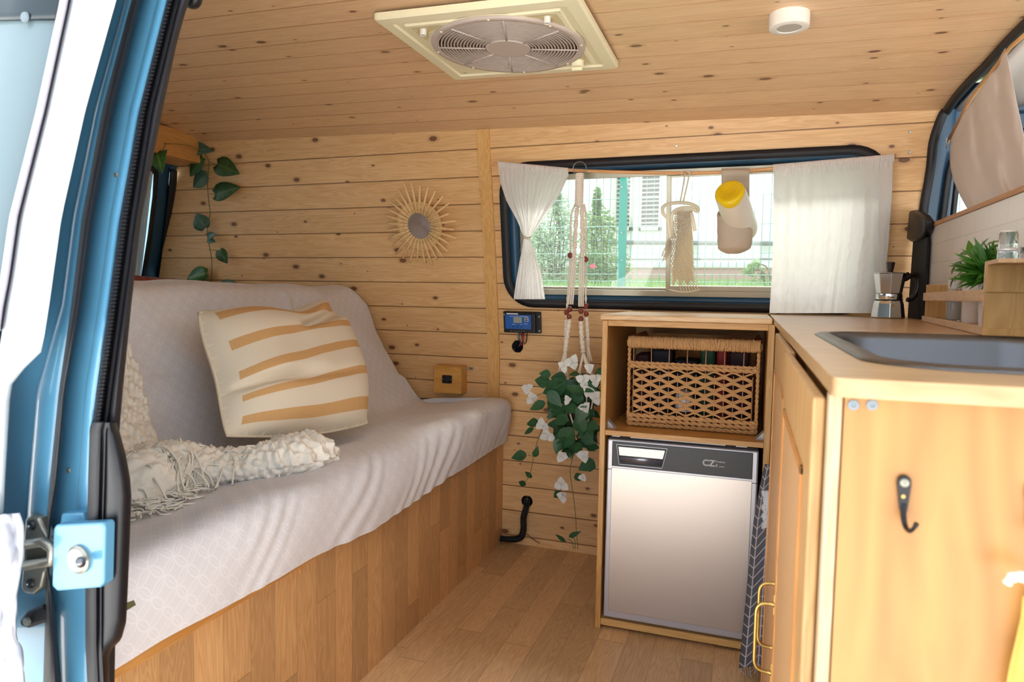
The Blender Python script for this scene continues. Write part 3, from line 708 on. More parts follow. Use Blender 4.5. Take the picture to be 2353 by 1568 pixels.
bush('garden_bush', [(B(1735, 610, 3.0), (.05, .05, .05)), (B(1748, 640, 3.0), (.07, .05, .09)), (B(1722, 625, 3.0), (.05, .04, .03))], 260, .018, M_lf1, 'small green sprig outside the window, at the edge of the wide white curtain', 6, stems=5, base=B(1752, 668, 3.0))
c = B(1363, 612, 3.1); bm = BM()
for k in range(9):
    a = k*.7; leaf(bm, c, c+V((math.cos(a)*.03, -.008, math.sin(a)*.022)), (0, -1, 0), .02)
T(P('pink_bloom', bm, plain('pink_petal', (232, 80, 110), .5)), 'single pink bloom in front of the bush outside', 'flower')
bush('tree', [((-5.2, 3.4, 1.9), (1.2, 1.2, 1.3)), ((-4.6, 2.6, 1.2), (.9, .9, .9)), ((-5.4, 4.2, 2.6), (1.2, 1.0, 1.0))], 5200, .085, M_lf3, 'leafy green tree seen through the rear window behind the bench', 9, 'tree', stems=8, base=V((-5, 3.2, .9)))
# fence
FY = 2.5
fence = E_('mesh_fence', (0, FY, .93), 'green welded wire mesh fence outside the window', 'fence')
bm = BM(); x = -2.2
while x < 2.4: tube(bm, [(x, FY, .9), (x, FY, 2.6)], .0022, 4, cap=False); x += .0505
P('vertical_wires', bm, plain('fence_wire', (104, 140, 128), .5), fence)
bm = BM(); z = 1.005-.2
for z in (1.005, 1.055, 1.20, 1.39, 1.58, 1.77, 1.96, 2.15): tube(bm, [(-2.2, FY, z), (2.4, FY, z)], .0026, 4, cap=False)
P('horizontal_wires', bm, plain('fence_wire_h', (104, 140, 128), .5), fence)
pb = U(1427, 670, 'y', FY-.03); post = bxo('post', (pb.x-.027, FY-.05, .85), (pb.x+.027, FY-.01, 2.7), M_greenpost, fence, bevel=.004)
for py in (430, 535, 598):
    c = U(1429, py, 'y', FY-.055); laths('clamp_bolt', [(.001, 0), (.007, 0), (.006, .004), (.001, .004)], M_zinc, post, 12, c, ax)
# building
hs = E_('building', (0, 5.2, 1.05), 'white rendered house wall with louvred shutters beyond the fence', 'building')
M_rend = plain('white_render', (238, 236, 230), .8, nz=.02, nsc=3)
bxo('wall', (-3.2, 5.05, 1.02), (6, 5.35, 6), M_rend, hs)
bxo('plinth', (-3.2, 5.01, .95), (6, 5.05, 1.20), plain('pink_plinth', (214, 168, 156), .8), hs)
bxo('ledge', (-3.2, 4.98, 1.20), (6, 5.05, 1.235), M_rend, hs, bevel=.01)
bm = BM(); tube(bm, [U(1340, 557, 'y', 4.97), U(1790, 560, 'y', 4.97)], .022, 8); P('pipe', bm, plain('grey_pipe', (132, 134, 130), .6), hs, smooth=True)
bm = BM(); tube(bm, [V((-3, 4.96, 1.29)), V((5, 4.96, 1.29))], .01, 8); P('pipe', bm, plain('grey_pipe_thin', (150, 150, 146), .6), hs, smooth=True)
M_sh = plain('shutter_paint', (206, 200, 188), .6)
for x0, x1 in ((1408, 1452), (1466, 1519)):
    a, b = U(x0, 530, 'y', 5.0), U(x1, 530, 'y', 5.0); bm = BM(); z = a.z
    box(bm, (a.x, 4.99, a.z), (a.x+.03, 5.04, 3.2)); box(bm, (b.x-.03, 4.99, a.z), (b.x, 5.04, 3.2)); box(bm, (a.x, 4.99, a.z), (b.x, 5.04, a.z+.03))
    sh = P('shutter', bm, M_sh, hs); bm = BM(); z = a.z+.045
    while z < 3.1:
        q = box(bm, (a.x+.03, 4.995, z), (b.x-.03, 5.035, z+.007)); 
        for v in list(bm.verts)[-8:]:
            if v.co.y < 5.01: v.co.z -= .018
        z += .045
    P('louvres', bm, M_sh, sh)
    bxo('window_backing', (a.x+.01, 5.042, a.z), (b.x-.01, 5.049, 3.2), plain('dark_window_'+str(x0), (90, 92, 92), .4), sh)  # dark window panel behind the louvres

# ================================================================== BENCH
bench = E_('bench_box', (0, -.8, 0), 'low bench base clad in oak-look vinyl with a pale wood edge strip', 'bench')
bm = BM(); fs = box(bm, (-.012, -1.66, 0), (0, -.002, .385)); L = uvl(bm)
for f in bm.faces:
    for l in f.loops: l[L].uv = (l.vert.co.z+7.17, l.vert.co.y+5.02)
P('front_panel', bm, M_bench, bench)
bxo('top_board', (-.80, -1.66, .372), (-.014, -.004, .388), M_plyx, bench)
bm = BM(); box(bm, (-.004, -1.66, .362), (.010, -1.05, .386)); P('edge_strip', bm, M_honey, bench, bevel=.002)
bm = BM(); box(bm, (-.004, -1.49, .383), (.022, -1.30, .398)); P('edge_block', bm, wood('yellow_pine', (222, 180, 88), (204, 156, 66), kind='Object', along=1), bench, bevel=.002)
bm = BM(); box(bm, (.0002, -1.183, .345), (.0030, -1.179, .392)); box(bm, (.0002, -1.179, .363), (.0024, -1.08, .374)); P('hatch_catch', bm, M_honey, bench)
bxo('side_panel', (-.80, -1.66, 0), (-.79, -.004, .37), M_plyx, bench)

# ---- the draped cover over seat and backrest
SEC = [(-.80, .40), (-.80, .62), (-.775, .84), (-.745, .905), (-.68, .925), (-.60, .920), (-.560, .898), (-.535, .850), (-.485, .745), (-.43, .64), (-.375, .555), (-.330, .512), (-.27, .505), (-.18, .512), (-.08, .526), (-.01, .538), (.030, .535), (.050, .515), (.056, .470), (.050, .42), (.042, .385)]
secC = catmull([V((a, 0, b)) for a, b in SEC], 7)
arcl = [0]
for a, b in zip(secC, secC[1:]): arcl.append(arcl[-1]+(b-a).length)
Ls = arcl[-1]
def sec(u):
    s_ = u*Ls
    for i in range(len(arcl)-1):
        if s_ <= arcl[i+1]: k = (s_-arcl[i])/(arcl[i+1]-arcl[i]); return secC[i]*(1-k)+secC[i+1]*k
    return secC[-1]
def smooth01(x): x = max(0, min(1, x)); return x*x*(3-2*x)
Y0, Y1 = -1.655, -.035
def sheet(u, v):
    y = Y1+(Y0-Y1)*v; p = sec(u); x, z = p.x, p.z; cen = V((-.45, 0, .55)) if u < .62 else V((-.2, 0, .46))
    seat = smooth01((x+.33)/.1)
    # end rounding towards the far wall
    e = max(0, (y-(-.11))/.075); k = 1-.10*e*e if u < .75 else 1-.06*e*e
    x = cen.x+(x-cen.x)*k; z = cen.z+(z-cen.z)*k
    # backrest leans further out of true near the door, top sags a bit
    fr = smooth01((u-.80)/.12); s1 = u*Ls
    hang = smooth01((u-.88)/.06)
    # puckers running diagonally over the front edge
    ph = y*105 + s1*85 + 9*N.noise(V((y*3, s1*3, 1)))
    am = fr*.0042*max(0, N.noise(V((y*5.5+s1*5, s1*3-y, 5)))+.18)*(1-.5*smooth01((y+.5)/.3))
    dz = am*math.sin(ph)
    dz += .007*N.noise(V((x*5, y*3.2, z*4)))+.004*N.noise(V((x*14, y*9, z*12+4)))
    # long soft folds on the back, fanning from the cushion
    if u < .55: dz += .0045*math.sin(y*17+z*16+1.5*N.noise(V((y*3, z*3, 2))))*smooth01((u-.18)/.1)
    n = (sec(min(1, u+.004))-sec(max(0, u-.004))); n = V((-n.z, 0, n.x)).normalized()*-1
    n = V((n.x, 0, n.z))
    if n.dot(V((.5, 0, .8))) < 0: n = -n
    x += n.x*dz; z += n.z*dz
    # near end droops and kicks outward
    q = smooth01((-1.38-y)/.25); x += q*.006*fr
    # hem line
    if hang > 0: z += hang*(interp(y, [(-1.66, .402), (-1.5, .398), (-1.19, .386), (-.97, .371), (-.6, .386), (-.1, .392)])-.385+.0015*math.sin(y*19))
    # crease where the back cover is pleated near its right end
    cr = math.exp(-((y+.50+.10*(.9-z))/.018)**2)*smooth01((z-.62)/.2)*(1 if u < .5 else 0)
    x += cr*.012
    return V((x, y, z))
bm = BM(); grid(bm, sheet, 190, 260, uvf=lambda u, v: (u*Ls, v*1.7))
# closed end at the far wall
e_ = [bm.verts.new(sheet(i/190, 0)) for i in range(191)]
co_ = bm.verts.new((-.5, -.03, .5)); 
for i in range(190):
    try: bm.faces.new((e_[i], e_[i+1], co_))
    except ValueError: pass
T(P('sofa_cover', bm, M_sheet, None, smooth=True), 'pale grey patterned cotton sheet draped over the bench seat and backrest', 'sofa cover')
# olive cushion foam corner showing under the sheet by the door
c = U(305, 1386, 'x', .06)
T(bxo('seat_foam', (-.02, c.y-.030, c.z-.012), (.062, c.y+.016, c.z+.012), plain('olive_foam_cover', (92, 92, 58), .9, bump=.3), None, bevel=.008), 'olive green cushion corner poking out of the sheet beside the black door guard', 'cushion')

# ---- striped pillow
def pil():
    TL, TR = U(418, 748, 'x', -.42), U(708, 716, 'x', -.47); BL, BR = U(478, 1030, 'x', -.25), U(806, 996, 'x', -.17)
    nrm = (TR-TL).cross(BL-TL).normalized()
    if nrm.dot(CAM-TL) < 0: nrm = -nrm
    def edge(u, v):
        p = TL*(1-u)*(1-v)+TR*u*(1-v)+BL*(1-u)*v+BR*u*v
        a, b = 2*u-1, 2*v-1
        X = (BR-BL).normalized(); Y = (BL-TL).normalized()
        ear = smooth01((u-.66)/.34)*(1-smooth01(v/.30))
        # the top edge sags between its corners, the ear at top right pops up and folds
        p = p + Y*(.032*math.exp(-((u-.62)/.20)**2))*(1-smooth01(v/.4))
        p = p + X*(.050*smooth01((v-.02)/.25)*(1-smooth01((v-.55)/.5)))*smooth01((u-.6)/.4)
        p = p - X*(.018*math.exp(-((v-.55)/.3)**2))*(1-smooth01(u/.3))*-1
        p = p + Y*(.016*math.sin(PI*u))*v - X*.012*math.sin(PI*v)*(1-u)
        return p, ear
    KL, KR = [-.18, .10, .38, .63, .80, .93, 1.08], [-.10, .09, .26, .43, .645, .89, 1.12]
    def kidx(u, v):
        L_ = [a+(b-a)*u for a, b in zip(KL, KR)]
        for i in range(6):
            if v <= L_[i+1]: return i-1+(v-L_[i])/(L_[i+1]-L_[i])
        return 5.5
    def side(sg):
        def f(u, v):
            p, ear = edge(u, v); a, b = 2*u-1, 2*v-1
            t = .088*((1-a**4)*(1-b**4))**.62
            # dents: fold from the lower left, fold at the upper right
            t -= .030*math.exp(-((v-(.70-.10*u))/.035)**2)*(1-smooth01((u-.35)/.3))*(1-abs(a)**6)
            t -= .010*math.exp(-((v-(.72-.06*u))/.03)**2)*smooth01((u-.3)/.2)*(1-smooth01((u-.72)/.2))
            t -= .040*math.exp(-(((v-.20)+(u-.72)*.32)/.045)**2)*smooth01((u-.48)/.15)*(1-abs(a)**8)
            t += .016*ear
            t += .006*N.noise(V((u*5, v*4, 7)))*(1-abs(a)**4)*(1-abs(b)**4)
            t = max(t, .0) if sg > 0 else .05*((1-a**4)*(1-b**4))**.6
            return p+nrm*(t*sg+.055)
        return f
    m = NT('pillow_stripes'); u, v, _, o = m.coord('UV')
    vv = m.math('ADD', v, m.math('MULTIPLY', m.math('SUBTRACT', m.noise(o, 3, 2), .5), .05))
    k = None
    for a, b in ((-.16, .14), (.85, 1.16), (1.85, 2.16), (2.86, 3.15), (3.84, 4.17), (4.85, 5.12)):
        q = m.math('MULTIPLY', m.sstep(vv, a-.012, a+.012), m.math('SUBTRACT', 1.0, m.sstep(vv, b-.012, b+.012))); k = q if k is None else m.math('MAXIMUM', k, q)
    k = m.math('MULTIPLY', k, m.sstep(u, .045, .05))
    nn = m.noise(m.comb(m.math('MULTIPLY', u, 260), m.math('MULTIPLY', v, 180)), 1.0, 2); wv = m.sstep(nn, .42, .58)
    st = m.mix(wv, lin((198, 142, 76)), lin((232, 196, 146)))
    m.l(m.mix(k, lin((234, 222, 200)), st), m.b.inputs['Base Color']); m.b.inputs['Roughness'].default_value = .9; m.b.inputs['Specular IOR Level'].default_value = .15
    x, y, z, oo = m.coord('Object'); m.bump(m.noise(oo, 240, 3), .35, .0015)
    root = E_('throw_pillow', (BL+BR)/2, 'cream square pillow with tan stripes leaning on the backrest', 'pillow')
    bm = BM(); a = grid(bm, side(1), 70, 70, uvf=lambda u, v: (u, kidx(u, v))); b = grid(bm, side(-1), 40, 40, uvf=lambda u, v: (u, kidx(u, v)))
    bmesh.ops.remove_doubles(bm, verts=bm.verts, dist=.0004); P('pillow_cover', bm, m.m, root, smooth=True, recalc=False)
    pts = [edge(0, i/20)[0]+nrm*.055 for i in range(21)]+[edge(i/20, 1)[0]+nrm*.055 for i in range(1, 21)]+[edge(1, 1-i/20)[0]+nrm*.055 for i in range(1, 21)]+[edge(1-i/20, 0)[0]+nrm*.055 for i in range(1, 21)]
    tubo('seam', pts, .0035, fabric('pillow_seam', (228, 214, 188)), root, 6)
pil()

# ---- chunky cream throw: bundled along the seat, and hanging over the back at the left
def knit_disp(p, s=1.0):
    d = N.voronoi(p*62)[0][0]; return .015*s*(.5-d)+.010*s*N.noise(p*15)
root = E_('knitted_throw', U(520, 1120, 'z', .51), 'chunky cream knitted throw bundled on the seat in front of the pillow', 'throw')
SZ = .512
path = catmull([U(*p) for p in ((255, 1170, 'z', .515), (330, 1120, 'z', .520), (430, 1095, 'z', .525), (520, 1085, 'z', .53), (600, 1080, 'z', .53), (680, 1068, 'z', .53), (742, 1052, 'z', .52))], 16)
def rad(t): return .044+.008*math.sin(t*9)+.012*smooth01((.6-t)/.4)
def bundle(u, v):
    i = u*(len(path)-1); k = int(min(i, len(path)-2)); p = path[k].lerp(path[k+1], i-k); d = (path[k+1]-path[k]).normalized()
    a = d.cross(V((0, 0, 1))).normalized(); r_ = rad(u)*(min(1, u*14)**.5)*(min(1, (1-u)*10)**.5)
    th = v*2*PI; q = p+a*math.cos(th)*r_*1.45+V((0, 0, 1))*(math.sin(th)*r_*.85+r_*.35)
    rib = .0042*math.sin(u*150+v*10)*smooth01((u-.62)/.1)
    n = (q-p).normalized(); return q+n*(knit_disp(q, 1.15)+rib)
bm = BM(); grid(bm, bundle, 300, 90); P('knit_body', bm, M_knit, root, smooth=True, recalc=False)
rnd = random.Random(12)
for nm, nstr, u0, u1 in (('fringe', 90, .0, .42), ('fringe', 22, .40, .62), ('fringe', 8, .5, .98)):
    bm = BM()
    for i in range(nstr):
        u = rnd.uniform(u0, u1); v = rnd.uniform(.02, .55) if nm == 'fringe' else .1
        p = bundle(u, v); pts = [p+V((0, 0, .002))]; dirx = V((rnd.uniform(.1, .9), rnd.uniform(-1, .6), 0)).normalized()
        for k in range(5):
            p = p+dirx*rnd.uniform(.006, .014)+V((rnd.uniform(-.006, .006), rnd.uniform(-.006, .006), 0)); zz = max(.522, p.z-.008*k+rnd.uniform(-.002, .003)); p = V((p.x, p.y, zz)); pts.append(p)
        tube(bm, catmull(pts, 2), .0021, 5, cap=False)
    P(nm, bm, M_knit, root, smooth=True)
# looser part near the door: fringes over the sheet
bm = BM()
for i in range(130):
    px, py = rnd.uniform(250, 440), 0; t = (px-250)/220; py = 1195-75*t+rnd.uniform(-45, 10)
    p = U(px, py, 'z', .530); pts = [p]
    for k in range(4): p = p+V((rnd.uniform(0, .016), rnd.uniform(-.014, .014), rnd.uniform(-.003, .002))); pts.append(p)
    tube(bm, catmull(pts, 2), .0016, 5, cap=False)
P('fringe', bm, M_knit, root, smooth=True)
# hanging part on the backrest
hb = E_('knitted_blanket', U(320, 1050, 'x', -.36), 'cream bobble-knit blanket hanging down the backrest beside the black door seal', 'throw')
EDG = [(770, 290), (830, 318), (900, 338), (960, 352), (1010, 372), (1050, 394), (1075, 398), (1100, 385)]
def hang(u, v):
    py = 760+360*u; xr = interp(py, EDG); px = 225+(xr-225)*v
    xx = interp(py, [(760, -.530), (850, -.495), (950, -.42), (1050, -.33), (1120, -.27)])
    p = U(px, py, 'x', xx+.028); n = V((.75, -.3, .55)).normalized()
    d = .0045*math.sin(u*46+v*20)*math.sin(v*40-u*12)+knit_disp(p, .9)
    e = -.03*smooth01((v-.93)/.07)
    if u > .72: d += .004*math.sin(px*.42)
    return p+n*(d+e)
bm = BM(); grid(bm, hang, 150, 90); P('knit_body', bm, M_knit, hb, smooth=True, solid=.004)
# dark red cloth behind the backrest
bm = BM()
def redc(u, v):
    p = U(285+(436-285)*u, 652, 'x', -.86); y = p.y; return V((-.80-.12*v, y, .905+.034*(1-abs(2*v-1)**3)-.010*u+.005*N.noise(V((u*14, v*5, 1)))))
grid(bm, redc, 40, 14); T(P('folded_blanket', bm, M_darkred, None, smooth=True, solid=.006), 'dark red folded cloth lying behind the backrest under the ivy', 'blanket')
bxo('shelf', (-1.3, -1.6, .86), (-.81, -.06, .90), M_plyx).__setitem__('category', 'shelf'); bpy.data.objects['shelf']['label'] = 'wooden ledge behind the sofa backrest'

# ================================================================== WALL THINGS
# ---- mirror
def onwall(px, py, off): return UWL(px, py, off)
mc = onwall(964, 519, -.034); R_ = 30*px2m(mc)+.0
mir = E_('sunburst_mirror', mc, 'round mirror in a sunburst of rattan sticks on the plank wall', 'mirror')
mt = Matrix.Rotation(-.06, 4, 'Z')@Matrix.Rotation(PI/2+.33, 4, 'X')
k_ = px2m(mc)
laths('mirror_glass', [(.001, .000), (34*k_, 0), (34*k_, .004), (.001, .0042)], plain('mirror_silver', (205, 205, 208), .06, metal=1), mir, 40, mc, mt)
laths('backing', [(.001, -.008), (56*k_, -.008), (56*k_, 0), (.001, 0)], M_rattan, mir, 32, mc, mt)
rnd = random.Random(2); ns = 30
for i in range(ns):
    a = 2*PI*i/ns+.1; L1 = (86+rnd.uniform(-8, 14)+(6 if .2 < (a % (2*PI)) < 2.2 else 0))*k_
    d = V((math.cos(a), math.sin(a), 0)); A = mc+mt@(d*(30*k_)+V((0, 0, .004))); Bp = mc+mt@(d*L1+V((0, 0, .006+rnd.uniform(-.002, .003))))
    tubo('rattan_stick', [A, Bp], [.0046, .0030], M_rattan, mir, 8)
bm = BM()
for rr, am in ((37, 2), (55, 2)):
    for sg in (1, -1):
        pts = [mc+mt@V((math.cos(2*PI*j/240)*(rr+sg*2.0*math.sin(j*PI/4))*k_, math.sin(2*PI*j/240)*(rr+sg*2.0*math.sin(j*PI/4))*k_, .008+.003*math.cos(j*PI/4)*sg)) for j in range(241)]
        tube(bm, pts, .0009, 5, cap=False)
P('binding', bm, M_rattan, mir, smooth=True)

# ---- solar charge controller
cc = onwall(1200, 741, -.012); root = E_('charge_controller', cc, 'blue and black solar charge controller on the wall under the window', 'controller')
def cm(x, z, y=0): return V((cc.x+x, cc.y+y+(-z)*.12*0, cc.z+z))
kx = (onwall(1243, 740, -.012)-onwall(1158, 740, -.012)).x/2; kz = (onwall(1200, 715, -.012)-onwall(1200, 764, -.012)).z/2
rot = Matrix.Translation(cc)@Matrix.Rotation(tilt*.9, 4, 'X')
ctl = Matrix.Translation(cc)@Matrix.Rotation(tilt*.9, 4, 'X')
b = bxo('housing', (-kx, -.004, -kz), (kx, .010, kz), M_blackp, root, bevel=.002, mtx=ctl)
bxo('raised_body', (-kx*.84, -.022, -kz*.9), (kx*.78, -.004, kz*.92), M_blackp, root, bevel=.003, mtx=ctl)
fp = bxo('face_label', (-kx*.80, -.0235, -kz*.52), (kx*.58, -.022, kz*.80), plain('controller_blue', (30, 92, 170), .35), root, bevel=.0008, mtx=ctl)
bxo('display', (-kx*.35, -.0245, kz*.05), (kx*.10, -.0235, kz*.60), plain('lcd_grey', (150, 154, 138), .3), root, bevel=.0006, mtx=ctl)
for i in range(3):
    laths('button', [(.0001, 0), (.0032, 0), (.003, .0018), (.0001, .002)], plain('button_navy%d' % i, (20, 44, 110), .4), root, 16, ctl@V((kx*(-.36+.22*i), -.0235, -kz*.30)), Matrix.Rotation(PI/2, 4, 'X'))
up_ = bxo('usb_port', (kx*.25, -.0248, kz*.22), (kx*.45, -.0235, kz*.58), plain('port_white', (214, 216, 220), .4), root, mtx=ctl)
for q in (.27, .43): bxo('socket', (kx*.275, -.0254, kz*q), (kx*.425, -.0248, kz*(q+.10)), M_blackp, up_, mtx=ctl)
bxo('top_sticker', (-kx*.72, -.0226, kz*.84), (-kx*.1, -.0219, kz*.95), plain('sticker_white', (226, 222, 226), .5), root, mtx=ctl)
for i in range(6): laths('terminal_screw', [(.0001, 0), (.0015, 0), (.0013, .0008), (.0001, .0008)], M_zinc, root, 10, ctl@V((kx*(-.5+.14*i), -.022, -kz*.72)), Matrix.Rotation(PI/2, 4, 'X'))
for sx, sz in ((-.93, .72), (.93, .6), (.93, -.75)): laths('mounting_screw', [(.0001, 0), (.0034, 0), (.003, .0018), (.0001, .002)], M_zinc, root, 16, ctl@V((kx*sx, -.004, kz*sz)), Matrix.Rotation(PI/2, 4, 'X'))
M_ltext = plain('label_white', (222, 228, 236), .5)
def meshtext(name, body, size, loc, mtx, mat, parent, bold=0):
    c_ = bpy.data.curves.new(name, 'FONT'); c_.body = body; c_.size = size; c_.extrude = .0002; c_.offset = bold
    o = bpy.data.objects.new(name, c_); COL.objects.link(o); bpy.context.view_layer.update()
    me = bpy.data.meshes.new_from_object(o.evaluated_get(bpy.context.evaluated_depsgraph_get())); bpy.data.objects.remove(o)
    me.materials.clear(); me.transform(Matrix.Translation(loc)@mtx); return P(name, me, mat, parent)
text = meshtext
RX = Matrix.Rotation(PI/2, 4, 'X')
text('title_lettering', 'SOLAR CHARGE CONTROLLER', .0048, ctl@V((-kx*.56, -.0240, kz*.64)), Matrix.Rotation(tilt*.9, 4, 'X')@RX, M_ltext, root)
text('usb_lettering', '5V 2A', .005, ctl@V((kx*.22, -.0240, -kz*.05)), Matrix.Rotation(tilt*.9, 4, 'X')@RX, M_ltext, root)
for i, tx_ in enumerate(('MENU', '+', 'ON')): text('button_lettering', tx_, .0038, ctl@V((kx*(-.42+.22*i), -.0240, -kz*.13)), Matrix.Rotation(tilt*.9, 4, 'X')@RX, M_ltext, root)
hc = HOLES[0][0]; t0 = ctl@V((0, -.014, -kz*.9))
for nm, col_, dx, pts in (('red_wire', (176, 50, 44), .006, ((.004, -.02, -.02), (-.006, .01, -.034), (-.020, .02, -.052))), ('red_wire', (160, 44, 48), .010, ((.004, -.02, -.022), (-.008, .012, -.036), (-.018, .022, -.048))), ('grey_wire', (96, 106, 120), -.008, ((-.002, -.012, -.02), (0, .01, -.034), (-.004, .024, -.048))), ('black_wire', (30, 28, 30), .002, ((.003, -.012, -.02), (.002, .01, -.036), (-.008, .024, -.05))), ('blue_wire', (40, 70, 110), -.004, ((-.001, -.012, -.018), (-.003, .01, -.036), (-.014, .024, -.052))), ('brown_wire', (60, 34, 28), .020, ((.004, -.014, -.02), (-.004, .002, -.036), (-.016, .02, -.044)))):
    p0 = t0+V((dx, .004, .002)); tubo(nm, catmull([p0]+[p0+V(q) for q in pts], 5), .0017, plain('wire_'+nm+str(dx), col_, .45), root, 8)
for i, (hc_, r_) in enumerate(HOLES):
    bm = BM(); lathe(bm, [(r_-.0003, 0), (r_-.0003, .05), (.001, .052)], 28, V((hc_.x, wy(hc_.z)-.001, hc_.z)), Matrix.Rotation(-PI/2, 4, 'X')); bm.faces.ensure_lookup_table()
    fz = [f for f in bm.faces if len(f.verts) == 28 and (f.calc_center_median()-V((hc_.x, wy(hc_.z), hc_.z))).length < .01]
    bmesh.ops.delete(bm, geom=fz, context='FACES_ONLY')
    T(P('cable_hole', bm, M_dark, None, smooth=True, solid=.001), ('round dark cable hole in the wall under the blue controller', 'round dark hole above the floor where the black hose comes out')[i], 'hole')
# ---- corrugated hose
def hs_(px, py, off): return UWL(px, py, off)
hp = catmull([hs_(1211, 1152, .03), hs_(1211, 1151, -.008), hs_(1209, 1168, -.020), hs_(1203, 1190, -.022), hs_(1203, 1215, -.022), hs_(1199, 1232, -.022), hs_(1188, 1239, -.022), hs_(1170, 1240, -.022), hs_(1150, 1238, -.025)], 50)
hp = [V((p.x, p.y, max(p.z, .0125))) for p in hp]
tubo('corrugated_hose', hp, lambda t: .0105+.0016*math.sin(t*2*PI*62), plain('hose_black', (26, 26, 28), .35), None, 16)
T(bpy.data.objects['corrugated_hose'], 'black corrugated hose bending from a hole in the wall down to the floor', 'hose')
T(tubo('thin_wire', catmull([hs_(1211, 1228, -.03), hs_(1225, 1240, -.015), hs_(1240, 1249, -.004)], 5), .0012, M_rub), 'thin black wire end sticking out beside the corrugated hose', 'wire')
# ---- wooden socket box
bx0 = onwall(998, 838, -.05); a = U(998, 842, 'y', -.052); b = U(1060, 906, 'y', -.052)
root = E_('socket_box', V(((a.x+b.x)/2, -.03, b.z)), 'small wooden box with a black socket on the wall beside the backrest', 'socket')
bd = bxo('box_body', (a.x, -.050, b.z), (b.x, .001, a.z+.004), wood('box_wood', (214, 160, 82), (194, 136, 62), kind='Object', along=0, fine=.6), root, bevel=.002)
bxo('front_board', (a.x, -.056, b.z), (b.x, -.0505, a.z), wood('box_wood_front', (218, 164, 84), (198, 140, 62), kind='Object', along=0, fine=.6), root, bevel=.0012)
sc = U(1027, 872, 'y', -.058); bm = BM(); prism(bm, [V((sc.x+x, -.056, sc.z+z)) for x, z in rrect(.0195, .0148, .005)], (0, -.003, 0)); sp_ = P('socket_plate', bm, M_blackp, root, bevel=.0008)
laths('socket_cap', [(.0001, 0), (.0105, 0), (.0105, .004), (.009, .005), (.0001, .005)], M_rub, sp_, 24, sc+V((0, -.001, 0)), ax)
for dx in (-.0155, .0155): laths('screw', [(.0001, 0), (.0022, 0), (.0018, .0012), (.0001, .0012)], M_zinc, sp_, 12, sc+V((dx, -.001, 0)), ax)
sb = bxo('bracket', (b.x-.001, -.004, a.z-.012), (b.x+.026, -.0005, a.z-.002), M_zinc, root, bevel=.0005)
laths('bracket_screw', [(.0001, 0), (.003, 0), (.0026, .0016), (.0001, .0016)], M_steel, sb, 14, V((b.x+.016, -.004, a.z-.007)), ax)
for px, py in ((1006, 848), (1058, 850), (1004, 896), (1058, 898)):
    laths('pin', [(.0001, 0), (.0012, 0), (.001, .0006), (.0001, .0006)], M_rub, root, 8, U(px, py, 'y', -.0562), ax)
# wall screws near the ceiling
for i, (px, py) in enumerate(((1555, 336), (2091, 304), (2090, 350))):
    o = laths('wall_screw', [(.0001, 0), (.0045, 0), (.0038, .0015), (.0001, .0012)], M_zinc, None, 14, onwall(px, py, -.0005), Matrix.Rotation(PI/2+tilt, 4, 'X'))
    T(o, ('small screw head in the plank above the window', 'upper of two screw heads at the right end of the plank wall', 'lower of two screw heads at the right end of the plank wall')[i], 'screw')

# ---- ivy garland in the corner
iv = E_('ivy_garland', onwall(480, 360, -.02), 'artificial ivy strand trailing down the plank wall in the left corner', 'garland')
ivs = [onwall(x, y, -.012) for x, y in ((470, 352), (480, 372), (478, 400), (477, 430), (480, 465), (483, 490), (477, 520), (477, 545), (483, 575), (486, 595), (487, 625), (486, 670), (490, 710))]
tubo('stem', catmull(ivs, 5), .0014, M_stem, iv, 6)
bsm = [TP(350, 331)+V((.06, 0, 0)), U(382, 330, 'x', -1.20), U(430, 334, 'x', -1.20), onwall(470, 352, -.012)]
tubo('stem', catmull(bsm, 5), .0012, M_stem, iv, 6)
for q in (((382, 330), (376, 342), (370, 352)), ((392, 386), (408, 382), (424, 380))):
    tubo('stem', [U(x, y, 'x', -1.21) for x, y in q], .0010, M_stem, iv, 6)
for (bx_, by_), (tx, ty), wd, mt_, pk_ in (((433, 340), (489, 346), 28, M_ivyg, 0), ((466, 362), (434, 406), 32, M_ivy, 0), ((500, 378), (549, 399), 38, M_ivy, 1), ((476, 404), (441, 430), 34, M_ivyg, 0), ((495, 447), (550, 429), 36, M_ivy, 1), ((472, 524), (450, 490), 34, M_ivyg, 0), ((478, 545), (496, 538), 16, M_ivyg, 0), ((478, 552), (495, 556), 12, M_ivyg, 0), ((505, 576), (522, 606), 24, M_ivy, 1), ((476, 628), (426, 641), 32, M_ivyy, 0), ((508, 662), (552, 655), 28, M_ivy, 0), ((362, 352), (372, 398), 34, M_ivyy, 0), ((379, 346), (374, 366), 14, M_ivyg, 0)):
    if bx_ < 400: A, Bq = U(bx_, by_, 'x', -1.19), U(tx, ty, 'x', -1.17)
    else: A, Bq = onwall(bx_, by_, -.022), onwall(tx, ty, -.030)
    bm = BM(); leaf(bm, A, Bq, (0.2, -1, .15), wd*1.22*px2m(A), heart=.7, fold=.25, curl=.06)
    P('leaf', bm, mt_, iv, smooth=True, solid=.0006)
    if pk_: tubo('leaf_stalk', [onwall(480 if by_ > 385 else 482, by_-2 if by_ > 385 else 372, -.013), A], .0009, M_stem, iv, 5)

